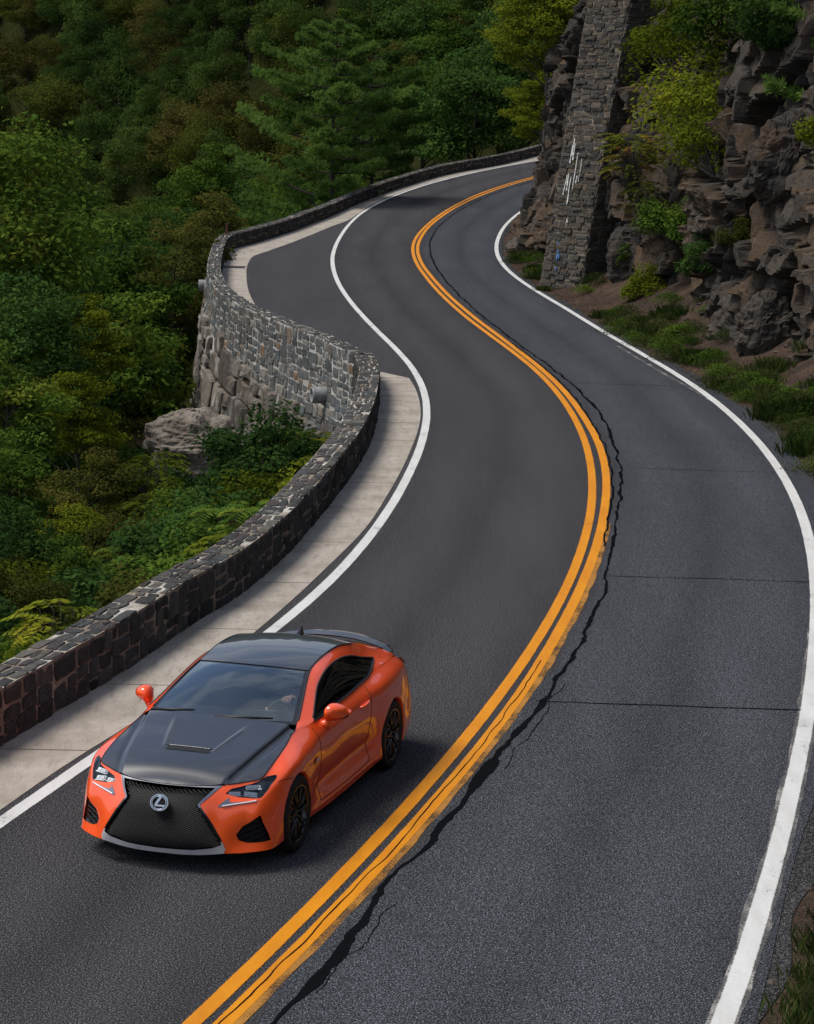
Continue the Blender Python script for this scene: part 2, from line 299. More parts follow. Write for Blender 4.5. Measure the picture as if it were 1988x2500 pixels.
def joint(Y, fa, fb, slope, h, seed):
    n = 60; a, b = fa(np.array(Y)), fb(np.array(Y)); X = np.linspace(a, b, n); Yy = Y+(X-a)*slope+.05*fbm(np.c_[X*1.5, X*0+seed, X*0], 4, seed); crack(np.c_[X, Yy], h*(1+.7*fbm(np.c_[X*2.5, X*0+seed, X*0], 3, seed+1)), 'pavement_joint')
for i, (Y, h) in enumerate([(25.05, .014), (31.9, .012), (41.35, .013), (53.5, .015), (58, .006), (65.8, .014), (77.6, .014), (86, .008), (94.0, .016), (104, .010), (113, .018), (124, .018)]):
    joint(Y, lambda y: xYR(y)+.15, lambda y: xW2(y)-.1, -.05, h, 50+i)
for i, (Y, h) in enumerate([(55.6, .013), (70, .010), (79, .010), (91, .013), (104, .016)]):
    joint(Y, lambda y: xW1(y)+(.1 if Y > 60 else 2.0), lambda y: xYL(y)-.1, -.05, h, 80+i)
# faint old wheel marks in the lay-by
for off, hw in ((-1.55, .10), (-.75, .07)):
    pass
# --- concrete gutter, slab by slab
gut = empty('gutter', (0, 0, 0)); gut['kind'] = 'structure'
def gslab(Y0, Y1, fa, fb, dz=.006, nm='concrete_slab'):
    n = max(2, int((Y1-Y0)/.5)+1); Y = np.linspace(Y0+.012, Y1-.012, n); a, b = fa(Y), fb(Y); t = np.array([0, .25, .6, 1.0]); dip = np.array([.0, -.0, -.0, .0])
    X = a[:, None]+(b-a)[:, None]*t; Z = zr(Y)[:, None]+dz+dip[None, :]+RNG.uniform(-.001, .002)
    V = np.stack([X, np.repeat(Y[:, None], 4, 1), Z], -1); lo = V.copy(); lo[..., 2] -= .05
    id_ = np.arange(n*4).reshape(n, 4); F = np.stack([id_[:-1, :-1], id_[:-1, 1:], id_[1:, 1:], id_[1:, :-1]], -1).reshape(-1, 4).tolist()
    per = list(id_[0, :])+list(id_[1:, 3])+list(id_[-1, -2::-1])+list(id_[-2:0:-1, 0]); F += [[per[(i+1) % len(per)], per[i], per[i]+n*4, per[(i+1) % len(per)]+n*4] for i in range(len(per))]
    obj(nm, mesh(nm, np.concatenate([V.reshape(-1, 3), lo.reshape(-1, 3)]), F, M_CONC), gut)
xG1 = cubic([-30, 4, 10, 15, 20.68, 21.73, 22.54, 23.3, 28, 32, 35.23, 38.0, 40.5, 43.1, 45.3, 47.2, 49.6, 52.5, 54.9], [-20.5, -8.95, -6.95, -5.25, -3.66, -3.4, -3.18, -2.95, -1.83, -1.1, -.6, -.33, -.12, .05, .17, .23, .22, .09, -.12])
yj = [-24, -20, -16, -12, -8, -4, 0, 4, 8, 11, 14, 16.9, 19.8, 22.75, 25.4, 28.2, 31.0, 33.9, 36.7, 39.2, 41.7, 44.1, 46.5, 48.9, 51.4, 53.8]
for a, b in zip(yj[:-1], yj[1:]): gslab(a, b, lambda Y: xWI(Y)-.05, xG1)
gslab(53.8, 55.1, lambda Y: xWI(Y)-.05, lambda Y: xG1(53.8)+(Y-53.8)*(-.62))
gslab(55.1, 56.6, lambda Y: xWI(Y)-.05, lambda Y: xG1(53.8)-.8-(Y-55.1)*.52)
xG2 = cubic([66, 71.85, 75.8, 81.5, 85.3, 88.8, 91.2, 94.4, 99.4, 105, 110.6, 114.4, 118, 124, 130, 136, 142, 148, 154, 160], [-4.0, -4.77, -5.2, -5.67, -5.93, -6.08, -6.1, -5.72, -5.1, -4.46, -3.72, -3.1, -2.76, -2.1, -1.02, .54, 2.75, 5.74, 9.5, 14.0])
yj = [66.5, 69.5, 72.6, 75.6, 78.6, 81.7, 84.7, 87.7, 90.8, 93.8, 96.8, 99.9, 103, 106, 109, 112, 115, 118, 121, 124, 127, 130, 133, 136, 139, 142, 145, 148, 151, 154]
for a, b in zip(yj[:-1], yj[1:]): gslab(a, b, lambda Y: xWI(Y)-.05, xG2)
# storm drain grate set in the gutter
k = MB(); gx, gy = -6.42, 85.6
for i in range(9): k.box((gx-.36+i*.09, gy, .014), (.035, .62, .02))
k.box((gx, gy-.33, .013), (.86, .04, .022)); k.box((gx, gy+.33, .013), (.86, .04, .022)); k.box((gx, gy, .009), (.8, .66, .004), m=1)
M_IRON = simple('cast_iron', (.05, .05, .055), .6, .6); M_BLACK = simple('black_void', (.006, .006, .007), .9)
tag(k.build('drain_grate', [M_IRON, M_BLACK]), 'rusty iron storm drain grate set in the concrete gutter of the lay-by', 'drain grate')
# ================================================================== STONE WALLS
def mstone(name, ramp, mott=.5, scale=6, light=None, bumpd=.02):
    """stone, tinted per piece through the 'tint' attribute"""
    k = NM(name); p = k.pos(); at = k.n('Attribute', attribute_name='tint'); sep = k.n('SeparateColor'); k.l(at.outputs['Color'], sep.inputs[0])
    base = k.ramp(sep.outputs[0], ramp, 'LINEAR')
    n1 = k.noise(p, scale, 6, .65); n2 = k.noise(k.pos((1, 1, 2.5)), scale*5, 4, .6); n3 = k.noise(p, scale*.35, 4, .6)
    c = k.mix(k.ramp(n1, [(.32, mott), (.55, 0)]), base, (.012, .011, .010))
    c = k.mix(k.ramp(n2, [(.55, 0), (.75, .35)]), c, (.30, .28, .25))
    if light: c = k.mix(k.ramp(n3, [(light[0], 0), (light[0]+.12, light[1])]), c, (.42, .40, .37))
    h = k.math('ADD', n1, k.math('MULTIPLY', n2, .35))
    return k.done(k.diff(c, k.bump(h, .8, bumpd)))
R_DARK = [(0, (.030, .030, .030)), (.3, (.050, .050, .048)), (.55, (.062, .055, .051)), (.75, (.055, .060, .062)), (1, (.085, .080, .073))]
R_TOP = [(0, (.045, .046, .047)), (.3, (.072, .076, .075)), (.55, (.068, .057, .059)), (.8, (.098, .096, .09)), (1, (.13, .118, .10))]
R_BAY = [(0, (.075, .08, .082)), (.3, (.14, .145, .14)), (.5, (.12, .105, .095)), (.7, (.11, .125, .135)), (.9, (.23, .215, .19)), (1, (.20, .125, .075))]
R_BOUL = [(0, (.10, .088, .078)), (.35, (.20, .175, .15)), (.6, (.16, .135, .112)), (.8, (.27, .24, .205)), (1, (.13, .128, .125))]
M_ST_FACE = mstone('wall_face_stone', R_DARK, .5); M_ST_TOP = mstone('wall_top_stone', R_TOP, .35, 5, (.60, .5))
M_ST_BAY = mstone('bay_wall_stone', R_BAY, .45, 5, (.58, .7)); M_ST_BOUL = mstone('boulder_masonry', R_BOUL, .6, 2.6, (.55, .8), .05)
def mmortar(name, a, b):
    k = NM(name); p = k.pos(); n = k.noise(p, 1.4, 5, .6); n2 = k.noise(p, 26, 4, .6); c = k.ramp(n, [(.46, a), (.62, b)]); c = k.mix(k.ramp(n2, [(.35, .5), (.6, 0)]), c, tuple(x*.4 for x in a))
    return k.done(k.diff(c, k.bump(n2, .6, .02)))
M_MORT = mmortar('tan_mortar', (.22, .18, .14), (.34, .30, .25)); M_MORT_W = mmortar('pale_mortar', (.25, .205, .16), (.56, .53, .475)); M_MORT_D = mmortar('dark_mortar', (.19, .15, .12), (.32, .265, .215))
M_MORT_BAY = mmortar('bay_pale_mortar', (.40, .38, .34), (.60, .58, .54)); M_GAP = mmortar('earth_joint', (.07, .058, .048), (.14, .12, .10))
def clip_poly(P, a, n):
    out = []
    for i in range(len(P)):
        p, q = P[i], P[(i+1) % len(P)]; dp = (p[0]-a[0])*n[0]+(p[1]-a[1])*n[1]; dq = (q[0]-a[0])*n[0]+(q[1]-a[1])*n[1]
        if dp <= 0: out.append(p)
        if (dp < 0 < dq) or (dq < 0 < dp): t = dp/(dp-dq); out.append((p[0]+(q[0]-p[0])*t, p[1]+(q[1]-p[1])*t))
    return out
def cells(S, bound, asp=1.0, R=None):
    """Voronoi cells of seeds S inside rectangle bound=(s0,s1,t0,t1); asp stretches the metric"""
    S = np.asarray(S, float); Q = S*np.array([1.0, asp]); out = []
    order = np.argsort(Q[:, 0]); Qs = Q[order]; s0, s1, t0, t1 = bound
    for ii, i in enumerate(order):
        c = Q[i]; lo = np.searchsorted(Qs[:, 0], c[0]-R); hi = np.searchsorted(Qs[:, 0], c[0]+R)
        near = Qs[lo:hi]; d = ((near-c)**2).sum(1); near = near[(d > 1e-9) & (d < R*R)]; near = near[np.argsort(((near-c)**2).sum(1))]
        P = [(max(s0, c[0]-R), t0*asp), (min(s1, c[0]+R), t0*asp), (min(s1, c[0]+R), t1*asp), (max(s0, c[0]-R), t1*asp)]
        for q in near:
            P = clip_poly(P, (c+q)/2, q-c)
            if len(P) < 3: break
        out.append(np.array([(a, b/asp) for a, b in P]) if len(P) >= 3 else None)
    return [order, out]
def row_seeds(s0, s1, t0, t1, w, h, jit=.3, rng=None):
    rng = rng or RNG; out = []; n = max(1, int(round((t1-t0)/h))); hh = (t1-t0)/n
    for r in range(n):
        s = s0+rng.uniform(0, w)
        while s < s1:
            out.append((s+rng.uniform(-.15, .15)*w, t0+(r+.5)*hh+rng.uniform(-jit, jit)*hh)); s += w*rng.uniform(.6, 1.5)
    return np.array(out)
def blocks(s0, s1, t0, t1, w, h, rng, jit=.14, course=False):
    """random rubble: strip cut into uneven rectangular blocks, corners knocked about"""
    out = []
    def put(a, b, c, d):
        j = jit*min(b-a, d-c); q = np.array([(a, c), (b, c), (b, d), (a, d)])+rng.uniform(-j, j, (4, 2)); q[:, 1] = np.clip(q[:, 1], t0, t1)
        if rng.uniform() < .35: e = rng.integers(0, 4); m = (q[e]+q[(e+1) % 4])/2+rng.uniform(-j, j, 2); q = np.insert(q, e+1, m, 0)
        if rng.uniform() < .3 and len(q) > 4: e = rng.integers(0, len(q)); q[e] = q[e]*.8+q.mean(0)*.2
        out.append(q)
    def split(a, b, c, d):
        W, H = b-a, d-c; tw, th = w*rng.uniform(.75, 1.55), h*rng.uniform(.75, 1.6)
        if W <= tw and H <= th: return put(a, b, c, d)
        if W/tw > H/th: m = a+W*rng.uniform(.34, .66); split(a, m, c, d); split(m, b, c, d)
        else: m = c+H*rng.uniform(.34, .66); split(a, b, c, m); split(a, b, m, d)
    if course:
        z = t0
        while z < t1-.02:
            hh = min(h*rng.uniform(.7, 1.4), t1-z); s = s0-rng.uniform(0, w)
            while s < s1:
                e = s+w*rng.uniform(.55, 1.6); put(max(s, s0), min(e, s1), z, z+hh) if min(e, s1)-max(s, s0) > .06 else None; s = e
            z += hh
        return out
    s = s0
    while s < s1: e = min(s1, s+w*rng.uniform(1.6, 3.2)); split(s, e, t0, t1); s = e
    return out
def simp(P, eps):
    keep = [];
    for i in range(len(P)):
        if np.linalg.norm(P[i]-P[i-1]) > eps: keep.append(P[i])
    return np.array(keep)
def stone_mesh(poly, mapf, gap, h, depth=.05, bev=.014, rough=.012, rng=None):
    """one stone: poly in (s,t), raised to height h over the joint; mapf(s,t,n)->xyz"""
    rng = rng or RNG; P = simp(poly, gap*1.6)
    if len(P) < 3: return None
    c = P.mean(0); d = c-P; L = np.linalg.norm(d, axis=1)
    if L.min() < gap*1.5: return None
    P = P+d/L[:, None]*(gap*rng.uniform(.6, 1.5, len(P)))[:, None]
    if len(P) < 9:     # soften: add edge midpoints pushed a little
        M_ = (P+np.roll(P, -1, 0))/2; e = np.roll(P, -1, 0)-P; nn = np.c_[e[:, 1], -e[:, 0]]; M_ = M_+nn*rng.uniform(-.05, .05, (len(P), 1)); P = np.stack([P, M_], 1).reshape(-1, 2)
        P = .82*P+.09*np.roll(P, 1, 0)+.09*np.roll(P, -1, 0)
    n = len(P); d = c-P; L = np.linalg.norm(d, axis=1); b = min(bev, L.min()*.35); Q = P+d/L[:, None]*b
    tilt = rng.uniform(-1, 1, 2)*rough*1.2
    def up(X, base): return base+((X-c)@tilt)+rng.uniform(-1, 1, len(X))*rough*.5
    ring = [(P, np.full(n, -depth)), (P, up(P, h-b*.8)), (Q, up(Q, h))]
    V = np.concatenate([mapf(x[:, 0], x[:, 1], z) for x, z in ring]+[mapf(c[:1], c[1:], np.array([h+rng.uniform(-.4, .8)*rough]))])
    F = []
    for r in range(2): F += [[r*n+j, r*n+(j+1) % n, (r+1)*n+(j+1) % n, (r+1)*n+j] for j in range(n)]
    F += [[2*n+j, 2*n+(j+1) % n, 3*n] for j in range(n)]
    return V, F
def add_stones(parent, items, nmax, prior, name='stone', stuffname='more_stones', matlist=None):
    """items: (V,F,mat_index,tint,size). biggest nmax by prior become parts, the rest one stuff part"""
    items = [i for i in items if i is not None]; sc_ = np.array([prior(i) for i in items]); o = np.argsort(-sc_); rest = MB(); tints = []
    for r, j in enumerate(o):
        V, F, mi, tint = items[j]
        if r < nmax:
            c = V.mean(0); me = mesh(name, V-c, F, matlist[mi], col=np.tile([tint, tint, tint, 1], (len(V), 1))); obj(name, me, parent, c)
        else: rest.add(V, F, mi); tints.append(np.full(len(V), tint))
    if rest.n:
        t = np.concatenate(tints); me = mesh(stuffname, np.concatenate(rest.V), rest.F, matlist, rest.M, col=np.c_[t, t, t, np.ones(len(t))]); obj(stuffname, me, parent)['kind'] = 'stuff'
class Path:
    def __init__(s, P, step=.1):
        P = np.asarray(P, float); d = np.r_[0, np.cumsum(np.linalg.norm(np.diff(P, axis=0), axis=1))]; fx, fy = cubic(d, P[:, 0]), cubic(d, P[:, 1])
        s.S = np.arange(0, d[-1], step); s.P = np.c_[fx(s.S), fy(s.S)]; T = np.gradient(s.P, axis=0); T /= np.linalg.norm(T, axis=1)[:, None]; s.N = np.c_[-T[:, 1], T[:, 0]]; s.L = s.S[-1]   # N points left = away from the road
    def at(s, q): return np.c_[np.interp(q, s.S, s.P[:, 0]), np.interp(q, s.S, s.P[:, 1])]
    def nrm(s, q): n = np.c_[np.interp(q, s.S, s.N[:, 0]), np.interp(q, s.S, s.N[:, 1])]; return n/np.linalg.norm(n, axis=1)[:, None]
    def sY(s, Y): return np.interp(Y, s.P[:, 1], s.S)
TH, HW = .46, .60
def crest(P): return zr(P[:, 1])+HW+.018*fbm(np.c_[P*.9, P[:, 0]*0], 3, 5)
def sweep_wall(name, pa, zlow, mats, parent, inner_z=-.05, flare=0.0, s0=0, s1=None):
    S = np.arange(s0, (s1 or pa.L), .25); P = pa.at(S); N = pa.nrm(S); zc = crest(P)-.012
    zl = np.array([zlow(y) for y in P[:, 1]]); rows = [np.c_[P+N*.012, zr(P[:, 1])+inner_z], np.c_[P+N*.012, zc], np.c_[P+N*(TH-.012), zc], np.c_[P+N*(TH-.012+flare*(zc-zl)[:, None]*.3), zl]]
    rows.insert(3, np.c_[P+N*(TH-.012), zc-.9*np.minimum(1, (zc-zl))])
    V = np.stack(rows, 1); m = len(S); k_ = 5; id_ = np.arange(m*k_).reshape(m, k_); F = np.stack([id_[:-1, :-1], id_[:-1, 1:], id_[1:, 1:], id_[1:, :-1]], -1)
    mi = np.tile([0, 1, 2, 3], (m-1, 1)).ravel(); F = F.reshape(-1, 4); V = V.reshape(-1, 3)
    F = F.tolist()+[list(id_[0]), list(id_[-1][::-1])]; mi = mi.tolist()+[0, 0]
    return obj(name, mesh(name, V, F, mats, mi), parent)
def map_top(pa):
    def f(s, t, n): P = pa.at(s)+pa.nrm(s)*np.asarray(t)[:, None]; return np.c_[P, crest(pa.at(s))-.012+n]
    return f
def map_in(pa):
    def f(s, t, n): P0 = pa.at(s); P = P0+pa.nrm(s)*(.012-np.asarray(n))[:, None]; return np.c_[P, zr(P0[:, 1])+np.asarray(t)]
    return f
def map_out(pa, flare=0.0):
    def f(s, t, n): P0 = pa.at(s); zc = crest(P0); P = P0+pa.nrm(s)*(TH-.012+np.asarray(n)+flare*np.maximum(0, zc-np.asarray(t)-.9))[:, None]; return np.c_[P, np.asarray(t)]
    return f
def parapet_items(pa, s0, s1, big, out=True):
    it = []; rng = np.random.default_rng(11)
    cl = blocks(s0, s1, 0, TH, .46*big, .19*big, rng, .20); mt = map_top(pa)
    for c in cl:
        if c is None: continue
        r = stone_mesh(c, mt, .016*rng.uniform(.5, 2.0), .006+rng.uniform(0, .014), .05, .012, .010, rng)
        if r: it.append((*r, 1, rng.uniform()))
    cl = blocks(s0, s1, -.03, HW-.02, .50*big, .27*big, rng, .14); mi_ = map_in(pa)
    for c in cl:
        if c is None: continue
        r = stone_mesh(c[::-1], mi_, .013*rng.uniform(.5, 1.7), .006+rng.uniform(0, .016), .05, .014, .016, rng)
        if r: it.append((*r, 0, rng.uniform()))
    if out:
        cl = blocks(s0, s1, -.6, HW-.02, .34*big, .25*big, rng); mo = map_out(pa)
        for c in cl:
            if c is None: continue
            r = stone_mesh(c, lambda s, t, n: mo(s, t+zr(pa.at(s)[:, 1]), n), .016, .02+rng.uniform(0, .02), .05, .014, .014, rng)
            if r: it.append((*r, 2, rng.uniform()))
    return it
CAMP = np.array([0, 0, 6.56])
def prior_near(i):
    c = i[0].mean(0); d = np.linalg.norm(c-CAMP); vis = 1.0 if c[1] > 21.5 and abs(c[0]/c[1]) < .19 else .02
    return vis*np.ptp(i[0], axis=0).max()/d*(.35 if i[2] == 2 else 1)
paN = Path(P_NEAR); paB = Path(P_BAY); paF = Path(P_FAR)
near_wall = empty('stone_wall', (-4.2, 22.8, 0)); near_wall['label'] = 'dark stone parapet with mortared flat top along the gutter beside the car'; near_wall['category'] = 'stone wall'
near_wall.location = (0, 0, 0)
sweep_wall('mortar_core', paN, lambda y: -1.6, [M_MORT_D, M_MORT_W, M_MORT, M_MORT], near_wall)
s0 = paN.sY(12.0)
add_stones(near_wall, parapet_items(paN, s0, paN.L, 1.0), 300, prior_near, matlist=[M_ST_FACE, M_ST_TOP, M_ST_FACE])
# --- the lay-by wall: parapet above, boulder retaining wall below
def bay_low(y): return float(np.interp(y, [50, 55, 58, 62, 66, 70, 75, 80, 95], [-3.6, -3.5, -3.3, -3.1, -3.2, -3.4, -3.8, -4.2, -4.5]))
bay = empty('retaining_wall', (0, 0, 0)); bay['label'] = 'curved stone lay-by wall, pale mortared parapet above big rough grey boulders'; bay['category'] = 'retaining wall'
FL = .10
def sweep_bay():
    S = np.arange(0, paB.L, .3); P = paB.at(S); zc = crest(P)-.012; f = map_out(paB, FL)
    rows = [np.c_[P+paB.nrm(S)*.012, P[:, 0]*0-.05], np.c_[P+paB.nrm(S)*.012, zc], np.c_[P+paB.nrm(S)*(TH-.012), zc]]
    for zz in (zc-.888, zc*0-1.2, zc*0-2.6, np.array([bay_low(y)-1.2 for y in P[:, 1]])): rows.append(f(S, zz, np.full(len(S), -.006)))
    V = np.stack(rows, 1); m, q = V.shape[:2]; id_ = np.arange(m*q).reshape(m, q); F = np.stack([id_[:-1, :-1], id_[:-1, 1:], id_[1:, 1:], id_[1:, :-1]], -1).reshape(-1, 4); mi = np.tile([0, 1, 2, 2, 3, 3], (m-1, 1)).ravel()
    F = F.tolist()+[id_[0].tolist(), id_[-1][::-1].tolist()]
    obj('mortar_core', mesh('mortar_core', V.reshape(-1, 3), F, [M_MORT_D, M_MORT_BAY, M_MORT_BAY, M_GAP], mi.tolist()+[0, 0]), bay)
sweep_bay()
def bay_items():
    rng = np.random.default_rng(5); it = parapet_items(paB, 0, paB.L, 1.05, False); mo = map_out(paB, FL); L = paB.L
    zsplit = lambda s: np.interp(s, [0, 6, 12, 18, 25, 42], [-1.9, -1.45, -.95, -.75, -.65, -.6])
    up_ = [c for c in blocks(0, L, -2.0, HW-.02, .66, .27, rng, .15) if c[:, 1].min() > zsplit(c[:, 0].mean())-.22]; lo_ = [c for c in blocks(0, L, -5.2, -.2, 1.7, .78, rng, .15) if c[:, 1].max() < zsplit(c[:, 0].mean())+.42]
    cl = up_+lo_; big = np.r_[np.zeros(len(up_)), np.ones(len(lo_))]
    for i, c in enumerate(cl):
        if big[i]: r = stone_mesh(c, mo, .018*rng.uniform(.4, 1.6), .05+rng.uniform(0, .13), .1, .06, .06, rng)
        else: r = stone_mesh(c, mo, .022*rng.uniform(.5, 1.9), .004+rng.uniform(0, .020), .05, .016, .014, rng)
        if r: it.append((*r, 3 if big[i] else 2, rng.uniform()))
    return it
def prior_bay(i):
    c = i[0].mean(0); d = np.linalg.norm(c-CAMP); return np.ptp(i[0], axis=0).max()/d*({0: .05, 1: .8, 2: 1.2, 3: 1.3}[i[2]])*(1 if c[1] < 80 else .35)
add_stones(bay, bay_items(), 300, prior_bay, matlist=[M_ST_FACE, M_ST_TOP, M_ST_BAY, M_ST_BOUL])
far_wall = empty('stone_wall', (0, 0, 0)); far_wall['label'] = 'dark stone parapet wall curving round the far bend in front of the pine'; far_wall['category'] = 'stone wall'
sweep_wall('mortar_core', paF, lambda y: float(zr(y))-2.2, [M_MORT_D, M_MORT_W, M_MORT, M_MORT], far_wall)
add_stones(far_wall, parapet_items(paF, 0, paF.sY(158), 1.25, False), 300, lambda i: np.ptp(i[0], axis=0).max()/np.linalg.norm(i[0].mean(0)-CAMP), matlist=[M_ST_FACE, M_ST_TOP, M_ST_FACE])
# rusty post at the bend of the wall, two clay drain pipes
M_RUST = simple('rusted_steel', (.12, .05, .03), .85, .3, var=.5, scale=14)
k = MB(); k.box((-7.42, 95.0, .78), (.10, .10, .44)); k.box((-7.42, 95.0, .615), (.26, .26, .03)); k.box((-7.42, 95.0, 1.005), (.13, .13, .02)); tag(k.build('steel_post', M_RUST), 'short rusty steel post standing on the bend of the lay-by wall', 'post')
M_PIPE = simple('pale_pipe', (.20, .205, .205), .8, var=.35)
def pipe(s, z, r, L, label):
    p = map_out(paB, FL)(np.array([s]), np.array([z]), np.array([0.0]))[0]; n = np.r_[paB.nrm(np.array([s]))[0], 0]; t = np.cross([0, 0, 1], n); R = np.stack([t, np.array([0, 0, 1.]), n], 1)
    k = MB(); k.lathe([(r*.72, -.1), (r*.72, L), (r*.8, L+.012), (r, L+.012), (r*1.02, L-.02), (r*1.02, -.1)], 28, R, p, 0); k.lathe([(r*.7, .0), (0.001, .0)], 28, R, p, 1)
    tag(k.build('drain_pipe', [M_PIPE, M_BLACK], smooth=True), label, 'pipe')
pipe(paB.sY(55.75), -.66, .195, .34, 'round grey drain pipe mouth sticking out of the lay-by wall')
pipe(paB.sY(84.2), -.55, .20, .35, 'white drain pipe end on the outer bend of the lay-by wall')
# ================================================================== GROUND, CLIFF, BUTTRESS
CLB = np.array([(-4, -30), (8.0, 0), (10.5, 12), (11.6, 22), (11.4, 32), (10.6, 42), (9.9, 49), (9.4, 54), (8.7, 58), (8.3, 62), (8.1, 66), (7.8, 71), (7.2, 75), (6.25, 78.6), (6.0, 82), (5.8, 88), (5.45, 93), (5.25, 98), (5.25, 103), (5.45, 109), (6.1, 117), (7.4, 125), (9.6, 133), (13, 141), (18, 150), (26, 162)])
xCB = cubic(CLB[:, 1], CLB[:, 0])
def xWO(Y): return xWI(Y)-TH
def ground_z(X, Y):
    X = np.asarray(X, float); Y = np.asarray(Y, float); d = xWO(np.clip(Y, -30, 162))-X; zr_ = zr(Y)
    z0 = zr_-1.1-2.3*sstep(46, 56, Y)*sstep(104, 92, Y)
    left = z0-.62*np.clip(d, 0, 14)-.30*np.clip(d-14, 0, 45); left = np.maximum(left, -27)+1.2*fbm(np.stack([X*.11, Y*.11, X*0], -1), 3, 3)*sstep(0, 4, d)
    hill = -16+.30*(Y-270)+4*fbm(np.stack([X*.012, Y*.012, X*0], -1), 3, 8)+.10*np.clip(-X-30, 0, 200)
    near = -9+.55*(Y-150)-.85*np.abs(X-14)
    left = np.maximum(left, np.maximum(hill, np.minimum(near, 40)*(1)))
    dr = X-xCB(np.clip(Y, -30, 162)); right = zr_+np.clip(dr*1.6, 0, 11)+np.clip(dr-7, 0, 200)*.55
    inside = zr_-.35-4.2*sstep(2.2, .4, -d)
    z = np.where(d > 0, np.minimum(left, np.where(Y < 150, 99, 99)), inside); 
    z = np.where(dr > .6, right-.8, z)
    return z
def mground():
    k = NM('forest_floor'); p = k.pos(); n = k.noise(p, .7, 6, .65); n2 = k.noise(p, 14, 5, .7)
    c = k.ramp(n, [(.3, (.018, .024, .008)), (.5, (.026, .034, .010)), (.7, (.05, .042, .016))]); c = k.mix(k.ramp(n2, [(.4, .6), (.6, 0)]), c, (.02, .018, .01)); return k.done(k.diff(c, k.bump(n2, .8, .08)))
M_GROUND = mground()
gx = np.concatenate([np.arange(-420, -60, 14.), np.arange(-60, -14, 2.5), np.arange(-14, 16, .6), np.arange(16, 60, 3.0), np.arange(60, 300, 14.)]); gy = np.concatenate([np.arange(-60, 14, 4.0), np.arange(14, 130, 1.0), np.arange(130, 240, 4.0), np.arange(240, 900, 15.)])
GX, GY = np.meshgrid(gx, gy, indexing='ij'); GZ = ground_z(GX, GY); id_ = np.arange(GX.size).reshape(GX.shape)
tag(obj('ground', mesh('ground', np.stack([GX, GY, GZ], -1), np.stack([id_[:-1, :-1], id_[1:, :-1], id_[1:, 1:], id_[:-1, 1:]], -1).reshape(-1, 4), M_GROUND, smooth=True)), kind='structure')
# bank of leaf litter between the pavement and the rock
def mlitter():
    k = NM('leaf_litter'); p = k.pos(); n = k.noise(p, 1.1, 6, .65); n2 = k.noise(k.pos((1, 1, 1)), 38, 4, .7); v = k.n('TexVoronoi'); v.inputs['Scale'].default_value = 26; k.l(p, v.inputs['Vector'])
    c = k.ramp(n, [(.3, (.05, .042, .036)), (.5, (.085, .062, .048)), (.68, (.15, .095, .07))]); c = k.mix(k.ramp(v.outputs['Distance'], [(.1, .6), (.4, 0)]), c, (.22, .15, .115)); c = k.mix(k.ramp(n2, [(.35, .7), (.55, 0)]), c, (.02, .016, .013))
    return k.done(k.diff(c, k.bump(n2, 1.0, .06)))
M_LITTER = mlitter()
Yb = np.arange(-24, 150, .3); a = xPE(Yb)-.02; b = xCB(Yb)+1.3; t = np.linspace(0, 1, 26); X = a[:, None]+(b-a)[:, None]*t; Y = np.repeat(Yb[:, None], 26, 1)
zb = zr(Yb)[:, None]-.015+(1.0*sstep(.1, 1.0, t)**1.3)[None, :]*np.clip((b-a)*.30, .2, 1.2)[:, None]+(.05+.10*fbm(np.stack([X*1.3, Y*1.3, X*0], -1), 4, 12))*sstep(0.02, .3, t)[None, :]
id_ = np.arange(X.size).reshape(X.shape); tag(obj('roadside_bank', mesh('roadside_bank', np.stack([X, Y, zb], -1), np.stack([id_[:-1, :-1], id_[:-1, 1:], id_[1:, 1:], id_[1:, :-1]], -1).reshape(-1, 4), M_LITTER, smooth=True)), kind='structure')
def bank_z(x, y): i = int(np.clip((y+24)/.3, 0, len(Yb)-1)); return float(np.interp(x, X[i], zb[i]))
# ---- rock face
def mrock():
    k = NM('cliff_rock'); p = k.pos(); at = k.n('Attribute', attribute_name='tint'); sep = k.n('SeparateColor'); k.l(at.outputs['Color'], sep.inputs[0])
    lay = k.noise(k.pos((.5, .5, 7)), 1.6, 6, .7, .3); n = k.noise(p, .8, 6, .7); n2 = k.noise(p, 9, 6, .7); n3 = k.noise(k.pos((3, 3, .5)), 1.6, 5, .65)
    c = k.ramp(sep.outputs[0], [(0, (.034, .031, .029)), (.35, (.058, .052, .047)), (.6, (.085, .074, .064)), (.8, (.11, .076, .050)), (1, (.14, .13, .12))])
    c = k.mix(k.ramp(n, [(.52, 0), (.72, .6)]), c, (.14, .085, .052)); c = k.mix(k.ramp(lay, [(.32, .6), (.44, 0)]), c, (.028, .026, .025)); c = k.mix(k.ramp(n2, [(.34, .6), (.52, 0)]), c, (.035, .032, .03)); c = k.mix(k.ramp(n3, [(.62, 0), (.74, .4)]), c, (.17, .155, .135))
    c = k.mix(sep.outputs[1], c, (.012, .011, .011))
    h = k.math('ADD', k.math('MULTIPLY', lay, .4), n2); return k.done(k.diff(c, k.bump(h, .8, .06)))
M_ROCK = mrock()
